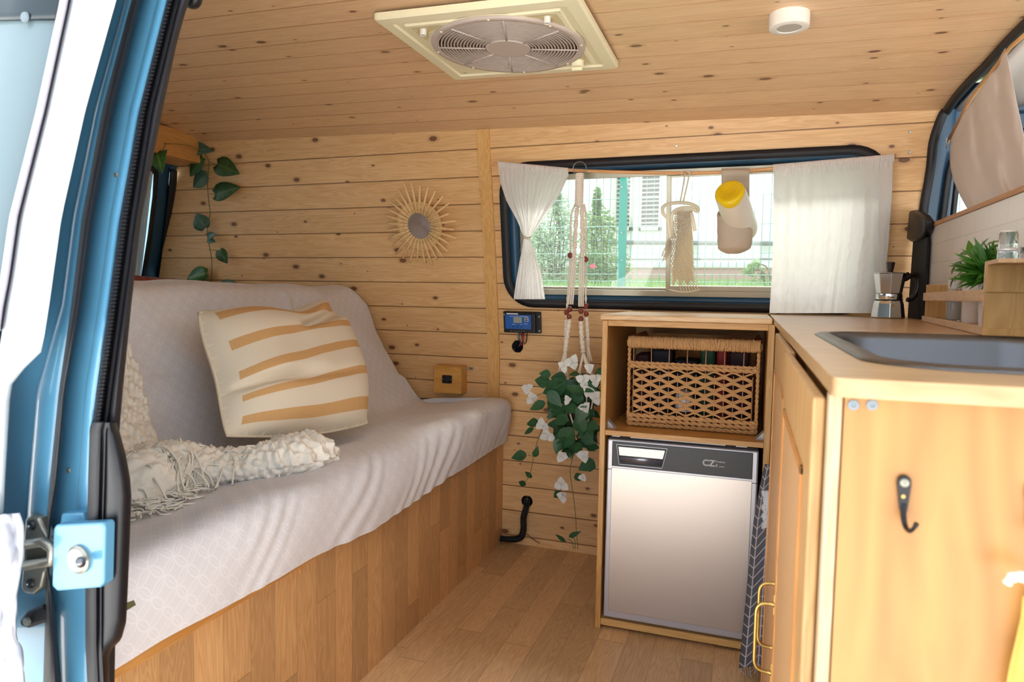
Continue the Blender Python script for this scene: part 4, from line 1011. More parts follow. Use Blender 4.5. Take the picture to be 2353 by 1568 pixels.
# ================================================================== CURTAINS AND ROD
RO = -.048
rp = [onwall(x, y, RO) for x, y in ((1132, 378), (1200, 382), (1305, 391), (1440, 396), (1580, 398), (1700, 394), (1780, 387), (1900, 372), (2058, 358))]
T(tubo('curtain_rod', catmull(rp, 6), .0052, wood('rod_wood', (226, 172, 118), (206, 146, 92), kind='Object', along=0), None, 12), 'thin wooden curtain rod bowed across the window', 'curtain rod')
def drape(tl, tr, py0, py1, off, amp, nf, seed, head=18, nu=110, nv=150, pinch=None):
    def f(u, v):
        py = py0+(py1-py0)*u; a, b = interp(py, tl), interp(py, tr)
        # slanted head: shift rows so that the head follows the rod
        t = v; px = a+(b-a)*t; hy = interp(px, head) if isinstance(head, list) else 0
        pyy = py+(hy)*(1-u)**2
        w = 1 if pinch is None else min(1, abs(u-pinch)/.18+.25)
        d = amp*w*(math.sin(t*nf*2*PI+1.5*N.noise(V((t*4, u*1.2, seed))))*(.55+.45*N.noise(V((t*5, u*2, seed+3))))+.9*N.noise(V((t*3, u*1.6, seed+9))))
        d *= .45+.55*min(1, u*4)
        d += .0022*N.noise(V((t*22, u*20, seed)))
        if u < .07: d += .0022*math.sin(t*nf*9*PI)
        return UWL(px, pyy, off-abs(d))
    return f
lc = E_('curtain', onwall(1210, 545, RO-.01), 'short white curtain tied in the middle at the left of the window', 'curtain', 'white curtains at the window')
bm = BM(); grid(bm, drape([(362, 1144), (376, 1144), (420, 1150), (460, 1163), (505, 1188), (545, 1204), (590, 1196), (640, 1187), (680, 1181), (700, 1180)], [(362, 1306), (390, 1306), (430, 1290), (480, 1263), (520, 1236), (545, 1218), (580, 1230), (630, 1245), (690, 1253), (700, 1253)], 372, 688, RO-.006, .017, 7, 1, head=[(1144, 0), (1306, 16)], pinch=.55), 150, 130)
P('cloth', bm, M_curt, lc, smooth=True)
c0 = onwall(1211, 546, RO-.012); tb = [c0+V((.013*math.cos(a), -.003+.012*math.sin(a), .003*math.sin(a*2))) for a in [i*PI/8 for i in range(17)]]
tubo('tieback', tb, .0017, plain('twine', (196, 176, 140), .9), lc, 6)
tubo('tieback_chain', [onwall(1202, 550, -.02), onwall(1197, 565, -.012), onwall(1194, 582, -.004)], .0013, M_zinc, lc, 6)
rc = E_('curtain', onwall(1900, 700, RO), 'wide white curtain hanging open over the worktop beside the coffee pot', 'curtain', 'white curtains at the window')
bm = BM(); grid(bm, drape([(340, 1778), (380, 1778), (550, 1776), (640, 1773), (718, 1768), (740, 1768)], [(340, 2055), (357, 2053), (450, 2050), (560, 2042), (640, 2034), (740, 2028)], 381, 720, RO-.006, .013, 4.5, 21, head=[(1778, 0), (2053, -24)]), 150, 220)
P('cloth', bm, M_curt, rc, smooth=True)
bm = BM(); grid(bm, lambda u, v: onwall(1776+(2055-1776)*v, 378-24*v+17*u-8*math.sin(u*PI)*0, RO-.006-.0065*math.sin(PI*u)-.0018*math.sin(v*260)), 8, 260)
P('rod_pocket', bm, M_curt, rc, smooth=True)
bm = BM(); grid(bm, lambda u, v: onwall(1144+(1306-1144)*v, 371+15*v+14*u, RO-.006-.0065*math.sin(PI*u)-.0018*math.sin(v*170)), 8, 170)
P('rod_pocket', bm, M_curt, lc, smooth=True)

# ---- net shopping bag on the rod
NB = E_('net_bag', onwall(1570, 470, -.07), 'cream string net bag hanging by its cord from the curtain rod', 'bag')
no = -.065
def nw(px, py, o=0): return onwall(px, py, no+o)
def ribbon(name, pts, wd, mat, parent, th=.0012, wdir=V((0, 1, 0))):
    pts = catmull(pts, 6); bm = BM()
    L_, R__ = [], []
    def f(u, v):
        i = u*(len(pts)-1); k = int(min(i, len(pts)-2)); p = pts[k].lerp(pts[k+1], i-k); d = (pts[k+1]-pts[k]).normalized(); s_ = d.cross(wdir).normalized(); return p+s_*((v-.5)*wd)
    grid(bm, f, len(pts)*2, 2); return P(name, bm, mat, parent, smooth=True, solid=th)
ribbon('hanging_cord', [nw(1574, 395, .01), nw(1571, 420), nw(1563, 464)], .0045, M_netc, NB)
ribbon('hanging_cord', [nw(1584, 395, .01), nw(1580, 420), nw(1570, 464)], .0045, M_netc, NB)
tubo('cord_knot', catmull([nw(1566, 402), nw(1570, 392, -.008), nw(1578, 393, -.012), nw(1586, 398, -.004), nw(1580, 404), nw(1572, 400, -.01)], 5), .0022, M_netc, NB)
ribbon('handle_band', [nw(1533, 500, -.01), nw(1524, 490, -.012), nw(1524, 476, -.014), nw(1540, 468, -.016), nw(1570, 466, -.018), nw(1590, 470, -.02), nw(1603, 478, -.016), nw(1602, 486, -.01), nw(1585, 478, -.012), nw(1560, 480, -.018), nw(1545, 492, -.016), nw(1544, 520, -.014), nw(1548, 548, -.012)], .0105, M_netc, NB)
ribbon('handle_band', [nw(1534, 500, -.012), nw(1536, 520, -.012), nw(1540, 546, -.012)], .010, M_netc, NB)
ribbon('handle_band', [nw(1588, 488, -.02), nw(1593, 508, -.016), nw(1597, 531, -.012)], .0095, M_netc, NB)
# mesh body
LN = [(480, 1552), (520, 1545), (560, 1540), (600, 1540), (640, 1538), (662, 1538)]; RN = [(480, 1590), (520, 1592), (560, 1592), (600, 1594), (640, 1602), (662, 1610)]
bm = BM()
def nb(t, v, side):
    py = 484+182*v; a, b = interp(py, LN), interp(py, RN); bul = math.sqrt(max(0, 1-(2*t-1)**2))
    pyy = py+(5*math.sin(t*PI) if v > .95 else 0)
    return nw(a+(b-a)*t, pyy, -.006-side*bul*(.012+.006*v)+.003*N.noise(V((t*6, v*7, side))))
for side in (1, -.4):
    for sg in (1, -1):
        for i in range(-12, 13):
            pts = []
            for k in range(40):
                v = k/39; t = i/11+sg*v*1.5
                if 0 <= t <= 1: pts.append(nb(t, v, side))
                elif pts:
                    if len(pts) > 1: tube(bm, pts, .0014, 5, cap=False)
                    pts = []
            if len(pts) > 1: tube(bm, pts, .0014, 5, cap=False)
for v in (.0, 1.0):
    tube(bm, [nb(k/16, v, 1) for k in range(17)]+[nb(1-k/16, v, -.4) for k in range(17)], .0022, 6)
P('net', bm, M_netc, NB, smooth=True)
bm = BM(); grid(bm, lambda u, v: nw(1556-10*u+(28+24*u)*v+3*math.sin(u*5), 484+(165+8*math.sin(v*20))*u, -.004-.010*math.sin(PI*v)-.003*math.sin(v*30+u*4)), 40, 24)
P('bunched_net', bm, fabric('net_inner', (240, 230, 210), .6, .8, 120), NB, smooth=True, solid=.001)
# fringe at left
bm = BM(); rnd = random.Random(5)
for i in range(26):
    a = nw(1538+rnd.uniform(-3, 5), 552+rnd.uniform(-5, 5), -.01); pts = [a]
    for k in range(4): pts.append(pts[-1]+V((rnd.uniform(-.010, .004), rnd.uniform(-.004, .004), -rnd.uniform(.008, .018))))
    tube(bm, catmull(pts, 2), .0009, 4, cap=False)
P('loose_net', bm, M_netc, NB, smooth=True)

# ---- canvas pouch and the roll in it
po = -.09
def pw(px, py, o=0): return onwall(px, py, po+o)
PB = E_('canvas_pouch', pw(1686, 500), 'beige canvas holder hanging from the curtain rod', 'pouch')
bm = BM(); grid(bm, lambda u, v: pw(1658+(1722-1658)*v, 388+120*u, .035-.012*(1-u)*math.sin(PI*min(1, u*5))+.012*u), 14, 8); P('hanging_strap', bm, M_canvas, PB, smooth=True, solid=.003)
PL = [(478, 1650), (500, 1650), (540, 1651), (570, 1652), (582, 1657)]; PR = [(478, 1722), (520, 1726), (550, 1726), (570, 1722), (582, 1710)]
def pc(px, t): return interp
def pouch(u, v):
    # closed tube, v around, u down
    py = 492+90*u; a, b = interp(py, PL), interp(py, PR); c = pw((a+b)/2, py, 0); r_ = (b-a)/2*px2m(c); th = v*2*PI
    r_ *= math.sqrt(max(.02, 1-max(0, (u-.86)/.14)**2*.75))
    rim = (1-u)*.018*(-math.cos(th))*-1
    p = V((c.x+r_*math.cos(th), c.y+.85*r_*math.sin(th), c.z)); p.z += .030*max(0, math.sin(th))*(1-u)**1.2 - .012*max(0, -math.sin(th))*(1-u)**1.5
    p += V((0, 0, 0))+V((math.cos(th), math.sin(th), 0))*(.0018*N.noise(V((math.cos(th)*3, math.sin(th)*3, u*6)))-.0015*math.exp(-((u-.12)/.03)**2))
    return p
bm = BM(); vs = grid(bm, pouch, 40, 48); bm.faces.new([vs[40][j] for j in range(48)]); bmesh.ops.remove_doubles(bm, verts=bm.verts, dist=.0003)
P('pouch_body', bm, M_canvas, PB, smooth=True, solid=.0025)
# roll: tilted towards the room
rc_ = pw(1702, 512, .012); k_ = px2m(rc_); top = U(1676, 441, 'y', rc_.y-.125)
rd = (top-rc_).normalized(); rr = 33*k_
rl = E_('wrapped_roll', rc_, 'yellow and white wrapped roll sticking out of the canvas holder', 'roll')
q4 = rd.to_track_quat('Z', 'Y').to_matrix().to_4x4(); ln_ = (top-rc_).length
m = NT('roll_wrap'); x, y, z, vec = m.coord('Object')
nn = m.noise(vec, 14, 3); ax_ = m.math('ADD', m.math('ADD', m.math('MULTIPLY', x, rd.x), m.math('MULTIPLY', y, rd.y)), m.math('MULTIPLY', z, rd.z))
k = m.sstep(m.math('ADD', m.math('SUBTRACT', ax_, rc_.dot(rd)+ln_-.012), m.math('MULTIPLY', m.math('SUBTRACT', nn, .5), .06)), -.004, .008)
m.l(m.mix(k, lin((226, 220, 206)), lin((236, 200, 20))), m.b.inputs['Base Color']); m.b.inputs['Roughness'].default_value = .3; m.bump(m.noise(vec, 90, 3), .4, .002)
bm = BM(); lathe(bm, [(rr*.9, -.045), (rr, -.03), (rr*1.03, ln_*.6), (rr*.98, ln_*.93), (rr*.93, ln_), (rr*.80, ln_+.0015), (rr*.5, ln_-.001), (rr*.2, ln_-.003), (.0005, ln_-.004)], 40, rc_, q4); P('wrapping', bm, m.m, rl, smooth=True)
bm = BM(); pts = [rc_+(q4@V((rr*.78*(1-t)*math.cos(t*38), rr*.78*(1-t)*math.sin(t*38), ln_+.0015-.003*t))) for t in [i/240 for i in range(236)]]; tube(bm, pts, .0009, 5); P('coil_end', bm, plain('roll_yellow', (226, 182, 10), .4), rl, smooth=True)

# ================================================================== HANGING PLANT
HY = -.175
def hp_(px, py, o=0): return U(px, py, 'y', HY+o)
mh = E_('plant_hanger', hp_(1332, 385), 'long white macrame plant hanger with red-brown beads in front of the window', 'plant hanger')
c = hp_(1332, 388); k_ = px2m(c)
tubo('ring', [c+V((15.5*k_*math.cos(a), -.004*math.sin(a), 15.5*k_*math.sin(a))) for a in [i*PI/20 for i in range(41)]], .0017, M_steel, mh, 8)
tubo('ring_hook', [onwall(1333, 372, -.001), hp_(1333, 373, -.002)], .0014, M_zinc, mh, 6)
bm = BM(); lathe(bm, [(.0008, .0)]+[((9.6+.9*math.sin(i*PI/2))*k_, -.0014*i-.001) for i in range(0, 74)]+[(.001, -.108)], 18, hp_(1332, 398)); P('wrapped_neck', bm, M_cord, mh, smooth=True)
def twist(bm, pts, r0, strands=3, turns=6, sr=.0022, n=7):
    pts = catmull(pts, 14); m_ = len(pts)
    for k in range(strands):
        q = []
        for i, p in enumerate(pts):
            a = 2*PI*(k/strands+turns*i/m_); q.append(p+V((math.cos(a)*r0, math.sin(a)*r0*.7, .0)))
        tube(bm, q, sr, n)
def knots(bm, pts, n, rmax):
    pts = catmull(pts, 24)
    tube(bm, pts, lambda t: rmax*(.62+.38*abs(math.sin(t*n*PI))), 12)
    for i in range(len(pts)-1):
        t = i/(len(pts)-1)
        if i % 3 == 0:
            r_ = rmax*(.62+.38*abs(math.sin(t*n*PI)))*1.03; p = pts[i]
            tube(bm, [p+V((r_*math.cos(a), r_*math.sin(a), .0022*math.cos(a))) for a in [j*PI/5 for j in range(10)]+[2*PI]], .0013, 5, cap=False)
for nm, kn, st, lo in (('knotted_cord', ((1326, 478), (1323, 520), (1321, 560), (1319, 592)), ((1319, 592), (1316, 640), (1311, 700)), ((1308, 735), (1303, 775), (1299, 808))),
                       ('knotted_cord', ((1337, 478), (1338, 520), (1338, 560), (1337, 592)), ((1337, 592), (1336, 640), (1335, 705)), ((1335, 738), (1337, 775), (1340, 812)))):
    bm = BM(); knots(bm, [hp_(x, y, -.012) for x, y in kn], 5, .0068)
    for dx in (-4.5, 0, 4.5): tube(bm, catmull([hp_(x+dx, y, -.012) for x, y in st], 6), .0026, 8)
    knots(bm, [hp_(x, y, -.012) for x, y in lo], 7, .0078); P(nm, bm, M_cord, mh, smooth=True)
for nm, st, lo in (('rear_cord', ((1322, 470), (1312, 500), (1311, 580), (1304, 690), (1301, 730)), ((1301, 735), (1300, 790))), ('rear_cord', ((1342, 470), (1346, 500), (1346, 590), (1346, 690), (1347, 725)), ((1347, 728), (1350, 765), (1351, 795)))):
    bm = BM(); twist(bm, [hp_(x, y, .03 if y > 560 else .004) for x, y in st], .0020, 2, 9, .0020); knots(bm, [hp_(x, y, .03) for x, y in lo], 6, .0066); P(nm, bm, M_cord, mh, smooth=True)
for (x0, y0), ends, o in (((1299, 806), ((1284, 858), (1296, 862), (1303, 880)), -.012), ((1340, 812), ((1328, 872), (1352, 858), (1362, 866)), -.012), ((1351, 795), ((1358, 830), (1352, 840)), .03)):
    bm = BM()
    for ex, ey in ends:
        for dx in (-1.4, 1.4): tube(bm, catmull([hp_(x0+dx, y0, o), hp_((x0+ex)/2+dx, (y0+ey)/2, o-.004), hp_(ex+dx*1.6, ey, o-.012)], 5), .0021, 7)
    P('support_cord', bm, M_cord, mh, smooth=True)
# cords running down round the pot
bm = BM()
for a0, px in ((0, 1306), (1, 1325), (2, 1350), (3, 1364)):
    tube(bm, catmull([hp_(px, 868, -.03), hp_(px-2, 920, -.055), hp_(px*.6+1330*.4, 970, -.05), hp_(1331, 1008, -.0)], 6), .0026, 7)
P('pot_sling', bm, M_cord, mh, smooth=True)
for px, py, o in ((1310, 587, .01), (1346, 596, .01), (1309, 711, -.012), (1308, 728, -.012), (1335, 715, -.012), (1335, 733, -.012), (1346, 704, .02), (1347, 721, .02), (1302, 718, .02)):
    c = hp_(px, py, o); k_ = px2m(c); bm = BM(); lathe(bm, [(.0005, 6.8*k_), (3.4*k_, 6.4*k_), (5.6*k_, 3*k_), (6.1*k_, 0), (5.6*k_, -3*k_), (3.4*k_, -6.4*k_), (.0005, -6.8*k_)], 14, c)
    bd = P('bead', bm, M_bead, mh, smooth=True)
# pot and plant
pc_ = hp_(1334, 870); k_ = px2m(pc_)
pl = E_('hanging_bougainvillea', hp_(1330, 1000), 'artificial white bougainvillea with dark green leaves trailing from the hanger', 'plant')
laths('pot', [(.001, -.125*1), (.032, -.125), (.040, -.10), (.048, -.03), (.050, .0), (.046, .002), (.040, -.008), (.001, -.010)], plain('dark_woven_pot', (54, 38, 30), .7, nz=.3, nsc=80, bump=.6), pl, 28, hp_(1334, 885))
rnd = random.Random(21)
LV = [((1262, 880), (1228, 872), 34), ((1265, 862), (1238, 858), 22), ((1300, 880), (1245, 905), 44), ((1252, 925), (1216, 942), 24), ((1300, 870), (1262, 866), 30), ((1335, 892), (1280, 878), 30), ((1275, 905), (1262, 950), 26), ((1340, 905), (1300, 885), 26), ((1322, 905), (1285, 880), 30), ((1345, 935), (1300, 915), 34), ((1312, 922), (1318, 878), 26), ((1340, 920), (1310, 908), 28), ((1372, 868), (1340, 880), 24), ((1300, 950), (1255, 935), 28), ((1305, 960), (1268, 972), 30), ((1345, 930), (1325, 975), 34), ((1325, 945), (1290, 930), 28), ((1237, 970), (1208, 975), 22), ((1226, 985), (1202, 998), 14), ((1340, 985), (1362, 1012), 38), ((1352, 975), (1375, 985), 30), ((1315, 985), (1285, 1035), 46), ((1300, 1000), (1270, 1018), 30), ((1325, 960), (1345, 1000), 36), ((1280, 992), (1268, 1010), 20), ((1335, 1020), (1320, 1040), 26), ((1345, 1022), (1378, 1030), 28), ((1365, 1060), (1328, 1080), 34), ((1362, 1062), (1352, 1085), 28), ((1320, 1100), (1342, 1092), 20), ((1290, 1130), (1272, 1145), 22), ((1209, 1045), (1174, 1052), 28), ((1228, 1050), (1236, 1028), 16), ((1222, 1098), (1205, 1083), 12), ((1208, 1115), (1190, 1106), 14), ((1300, 1245), (1274, 1228), 10), ((1308, 1234), (1334, 1222), 12), ((1372, 850), (1385, 862), 22), ((1285, 1010), (1276, 1045), 24), ((1260, 900), (1290, 935), 30), ((1330, 880), (1372, 900), 30), ((1322, 1030), (1300, 1020), 24)]
bm = BM()
for (bx_, by_), (tx, ty), wd in LV:
    o = -.05-rnd.uniform(0, .05); far = by_ > 1040 or bx_ < 1240
    if far: o = -.03
    A, Bq = hp_(bx_, by_, o), hp_(tx, ty, o-rnd.uniform(-.02, .02))
    leaf(bm, A, Bq, (rnd.uniform(-.5, .5), -1, rnd.uniform(.1, .8)), wd*px2m(A), heart=.2, fold=rnd.uniform(.1, .3), curl=rnd.uniform(.05, .2))
for i in range(110):
    a = rnd.uniform(0, 2*PI); r_ = rnd.random()**.5; px, py = 1318+52*r_*math.cos(a), 945+88*r_*math.sin(a); 
    o = rnd.uniform(-.07, .05); A = hp_(px, py, o); d = V((rnd.uniform(-1, 1), rnd.uniform(-.6, .4), rnd.uniform(-1, .3))).normalized()
    L_ = rnd.uniform(.03, .052); leaf(bm, A, A+d*L_, (rnd.uniform(-.6, .6), -1, rnd.uniform(0, 1)), L_*.68, heart=.2, curl=.12)
P('foliage', bm, M_boug, pl, smooth=True)
bm = BM()
for pts in (((1290, 930), (1262, 960), (1240, 1000), (1228, 1040), (1218, 1090), (1204, 1112)), ((1320, 1040), (1310, 1080), (1316, 1130), (1322, 1180), (1325, 1230), (1328, 1262)), ((1318, 1262), (1314, 1246), (1304, 1238)), ((1322, 1262), (1320, 1240), (1312, 1236)), ((1226, 1050), (1212, 1046)), ((1268, 925), (1252, 905), (1232, 910))):
    tube(bm, catmull([hp_(x, y, -.03) for x, y in pts], 5), .0011, 5)
P('stems', bm, M_stem, pl, smooth=True)
FL = [(1213, 893, 24), (1225, 915, 26), (1319, 833, 30), (1296, 842, 22), (1341, 874, 28), (1368, 872, 26), (1353, 898, 24), (1370, 912, 28), (1346, 936, 24), (1306, 920, 18), (1246, 975, 26), (1258, 1002, 28), (1294, 1048, 28), (1344, 1046, 30), (1292, 1112, 28), (1296, 1140, 24), (1341, 1096, 18), (1356, 846, 22)]
for px, py, s_ in FL:
    c = hp_(px, py, -.095 if py > 820 and px > 1270 and py < 1070 else -.045); k_ = px2m(c); bm = BM(); r0 = rnd.uniform(0, 6)
    for q in range(3):
        a = r0+q*2.1+rnd.uniform(-.25, .25); d = V((math.cos(a), rnd.uniform(-.7, .1), math.sin(a))).normalized()
        leaf(bm, c-d*.002, c+d*s_*.74*k_, (0, -1, .2), s_*.66*k_, heart=.0, fold=.7, curl=-.2, petal=True)
    fl = P('flower', bm, M_petal, pl, smooth=True, solid=.0005)

# ================================================================== CEILING THINGS
fz_ = 1.474
FC = [U(843, 40, 'z', fz_), U(1040, 184, 'z', fz_), U(1418, 157, 'z', fz_), U(1343, -4, 'z', fz_)]
x0, x1 = (FC[0].x+FC[1].x)/2, (FC[2].x+FC[3].x)/2; y1, y0 = (FC[1].y+FC[2].y)/2, (FC[0].y+FC[3].y)/2
fx_, fy_ = (x0+x1)/2, (y0+y1)/2; hx_, hy_ = (x1-x0)/2, (y1-y0)/2
ft = Matrix.Translation((fx_, fy_, fz_))@Matrix.Rotation(.022, 4, 'Y')
fan = E_('ventilation_fan', (fx_, fy_, fz_), 'cream square ceiling fan with a round grey grille', 'fan')
def F(x, y, z=0): return ft@V((x, y, z))
# grille centre from the photo
gl, gr = U(975, 97, 'z', fz_-.006), U(1337, 95, 'z', fz_-.006); gt, gb = U(1150, 34, 'z', fz_), U(1160, 161, 'z', fz_)
gc = ft.inverted()@((gl+gr)/2); gR = (gr-gl).length/2*.985; gcx, gcy = gc.x, (ft.inverted()@((gt+gb)/2)).y
def sq(hx, hy, r, z, n=6): return [F(a, b, z) for a, b in rrect(hx, hy, r, n)]
bm = BM()
loops = [sq(hx_, hy_, .010, .012), sq(hx_, hy_, .010, .002), sq(hx_-.004, hy_-.004, .009, -.002), sq(hx_-.030, hy_-.030, .006, -.003), sq(hx_-.034, hy_-.034, .005, .001), sq(hx_-.046, hy_-.046, .005, .002), sq(hx_-.050, hy_-.050, .005, -.002)]
R4 = [[bm.verts.new(p) for p in L_] for L_ in loops]
for A, Bq in zip(R4, R4[1:]):
    for i in range(len(A)): bm.faces.new((A[i], A[(i+1) % len(A)], Bq[(i+1) % len(A)], Bq[i]))
P('frame', bm, M_cream, fan, smooth=False)
# inner plate with the round opening
bm = BM(); nn_ = 96; inner = []; outer = []
for i in range(nn_):
    a = 2*PI*i/nn_; inner.append(bm.verts.new(F(gcx+gR*math.cos(a), gcy+gR*math.sin(a), -.001)))
    ca, sa = math.cos(a), math.sin(a); ex, ey = hx_-.050, hy_-.050; t = 1e9
    if ca > 1e-6: t = min(t, (ex-gcx)/ca)
    if ca < -1e-6: t = min(t, (-ex-gcx)/ca)
    if sa > 1e-6: t = min(t, (ey-gcy)/sa)
    if sa < -1e-6: t = min(t, (-ey-gcy)/sa)
    t = max(t, gR+.0005); outer.append(bm.verts.new(F(gcx+t*ca, gcy+t*sa, -.001)))
for i in range(nn_): bm.faces.new((inner[i], inner[(i+1) % nn_], outer[(i+1) % nn_], outer[i]))
P('inner_plate', bm, M_cream, fan, solid=.002)
# corner recesses with screw posts and the knob
for sx, sy, kind_ in ((-1, -1, 0), (1, -1, 0), (1, 1, 1)):
    ex, ey = hx_-.056, hy_-.056; cxr, cyr = sx*ex, sy*ey; q = .078
    tri = [(cxr-sx*.004, cyr-sy*.004), (cxr-sx*q, cyr-sy*.004), (cxr-sx*q*.82, cyr-sy*.016), (cxr-sx*.03, cyr-sy*.036), (cxr-sx*.016, cyr-sy*q*.82), (cxr-sx*.004, cyr-sy*q)]
    bm = BM(); 
    A = [F(a, b, -.0032) for a, b in tri]; mx_, my_ = sum(a for a, b in tri)/6, sum(b for a, b in tri)/6
    Bq = [F(a+(mx_-a)*.12, b+(my_-b)*.12, -.0034) for a, b in tri]; Cq = [F(a+(mx_-a)*.2, b+(my_-b)*.2, -.0022) for a, b in tri]
    RR = [[bm.verts.new(p) for p in L_] for L_ in (A, Bq, Cq)]
    for X, Yq in zip(RR, RR[1:]):
        for i in range(6): bm.faces.new((X[i], X[(i+1) % 6], Yq[(i+1) % 6], Yq[i]))
    bm.faces.new(RR[2]); rec = P('corner_recess', bm, plain('cream_recess_shade%d%d' % (sx, sy), (206, 190, 146), .5), fan, smooth=False)  # cream darkened here: the shade of the hollow is painted into the colour
    cp_ = (cxr-sx*.026, cyr-sy*.018)
    if kind_ == 0:
        laths('screw_post', [(.001, .001), (.0075, .001), (.007, -.013), (.004, -.013), (.0035, -.009), (.001, -.009)], M_whitep, rec, 18, F(cp_[0], cp_[1], -.002))
        laths('screw_head', [(.0005, 0), (.0034, 0), (.0034, -.0012), (.0005, -.0012)], M_steel, rec, 12, F(cp_[0], cp_[1], -.0125))
    else:
        laths('speed_knob', [(.001, .001), (.016, .001), (.015, -.012), (.013, -.014), (.001, -.014)], M_cream, rec, 24, F(cxr-sx*.030, cyr-sy*.022, -.002))
        bm = BM(); box(bm, (-.013, -.003, -.008), (.013, .003, 0), ft@Matrix.Translation((cxr-sx*.030, cyr-sy*.022, -.016))); P('knob_grip', bm, M_cream, rec, bevel=.0015)
bm = BM(); lathe(bm, [(gR*.985, .003), (gR*1.01, -.004), (gR*1.0, -.008), (gR*.93, -.0085), (gR*.915, -.006), (gR*.915, .002)], 72, V((0, 0, 0)), ft@Matrix.Translation((gcx, gcy, 0)))
for f in [f for f in bm.faces if len(f.verts) > 10]: bm.faces.remove(f)
gro = P('grille_rim', bm, M_grille, fan, smooth=True)
bm = BM(); nr = 15
for i in range(nr):
    rr = gR*(.33+.585*i/(nr-1)); pts = [F(gcx+rr*math.cos(a), gcy+rr*math.sin(a), -.0075) for a in [2*PI*j/80 for j in range(81)]]
    R = [(-.0015, -.001), (.0015, -.001), (.0012, .009), (-.0012, .009)]
    rings = []
    for j in range(80):
        a = 2*PI*j/80; rings.append([bm.verts.new(F(gcx+(rr+dr)*math.cos(a), gcy+(rr+dr)*math.sin(a), -.0075+dz)) for dr, dz in R])
    for j in range(80):
        A, Bq = rings[j], rings[(j+1) % 80]
        for k in range(4): bm.faces.new((A[k], A[(k+1) % 4], Bq[(k+1) % 4], Bq[k]))
P('grille_rings', bm, M_grille, gro)
bm = BM()
for i in range(8):
    a = 2*PI*i/8+.28; d = V((math.cos(a), math.sin(a), 0)); s_ = V((-d.y, d.x, 0)); pts = [(gR*.3, .0015), (gR*.93, .0018)]
    A = F(*(V((gcx, gcy, -.009))+d*gR*.3)); Bq = F(*(V((gcx, gcy, -.009))+d*gR*.93)); tube(bm, [A, Bq], .0019, 6)
P('grille_ribs', bm, M_grille, gro, smooth=True)
laths('hub_disc', [(.001, -.0085), (gR*.29, -.0085), (gR*.3, -.006), (gR*.3, .004), (.001, .004)], M_grille, gro, 48, (0, 0, 0), ft@Matrix.Translation((gcx, gcy, -.0015)))
bm = BM(); lathe(bm, [(gR*.96, .001), (gR*.94, .05), (.001, .052)], 48, V((0, 0, 0)), ft@Matrix.Translation((gcx, gcy, 0)))
for f in [f for f in bm.faces if len(f.verts) > 10 and (ft.inverted()@f.calc_center_median()).z < .01]: bm.faces.remove(f)
P('duct', bm, plain('duct_brown', (120, 104, 84), .7), fan, smooth=True)
bm = BM()
for i in range(6):
    a = 2*PI*i/6+.5; d = V((math.cos(a), math.sin(a), 0)); s_ = V((-d.y, d.x, 0))
    q = [V((gcx, gcy, .016))+d*gR*.2-s_*.03, V((gcx, gcy, .03))+d*gR*.2+s_*.03, V((gcx, gcy, .032))+d*gR*.88+s_*.06, V((gcx, gcy, .014))+d*gR*.88-s_*.06]
    bm.faces.new([bm.verts.new(F(*p)) for p in q])
P('fan_blades', bm, plain('fan_blade_grey', (150, 140, 128), .5), fan, solid=.002)
for a in range(8):
    t = 2*PI*a/8+.1; laths('clip', [(.0005, 0), (.003, 0), (.0025, -.0015), (.0005, -.0015)], M_cream, gro, 10, F(gcx+gR*.97*math.cos(t), gcy+gR*.97*math.sin(t), -.0085))
# ---- ceiling lamp
lc_ = U(1813, 66, 'z', 1.452); cl = E_('ceiling_light', lc_, 'small round white spotlight on the ceiling above the window', 'light')
zc = cz(lc_.y, lc_.x)+.001; k_ = px2m(lc_); rl_ = 44*k_*1.0
laths('housing', [(rl_*.6, zc-lc_.z), (rl_, zc-lc_.z), (rl_, .006), (rl_*.985, .001), (rl_*.94, 0), (rl_*.62, 0), (rl_*.60, .003), (.001, .003)], M_whitep, cl, 44, lc_)
laths('lens', [(.001, .0012), (rl_*.59, .0012), (rl_*.59, .003), (.001, .003)], plain('lens_grey', (168, 158, 146), .3), cl, 36, lc_)

# ================================================================== FRIDGE CABINET
ZT = .8555
fx0, fx1, fyf = .457, .882, -.512
cb = E_('shelf_cabinet', ((fx0+fx1)/2, -.27, 0), 'oak-toned plywood cabinet holding the wicker basket over the fridge', 'cabinet')
M_cabw = wood('cabinet_oak', (202, 152, 84), (178, 124, 60), kind='Object', along=0, rough=.42, fine=.8)
M_cabv = wood('cabinet_oak_upright', (206, 158, 92), (180, 128, 66), kind='Object', along=2, rough=.42, fine=.8)
bxo('side_panel', (fx0, fyf, 0), (fx0+.015, -.012, ZT-.015), M_cabv, cb, bevel=.002)
bxo('side_panel', (fx1-.013, fyf, 0), (fx1+.002, -.012, ZT-.015), M_cabv, cb, bevel=.001)
bm = BM(); box(bm, (fx0-.006, fyf-.006, ZT-.0145), (fx1-.004, -.028, ZT)); P('cabinet_top', bm, M_topboard, cb, bevel=.004, seg=3)
bxo('top_rail', (fx0+.015, fyf+.002, ZT-.030), (fx1-.013, fyf+.016, ZT-.0148), M_cabw, cb, bevel=.001)
bxo('shelf_board', (fx0+.015, fyf+.001, .534), (fx1-.013, -.03, .5475), M_cabw, cb, bevel=.001)
bxo('base_board', (fx0+.015, fyf+.004, .010), (fx1-.013, -.03, .028), wood('base_board_wood', (214, 170, 104), (190, 140, 78), kind='Object', along=0), cb, bevel=.001)
bxo('back_panel', (fx0+.015, -.03, .028), (fx1-.013, -.026, ZT-.015), M_cabw, cb)
M_brk = plain('grey_bracket', (176, 172, 172), .5)
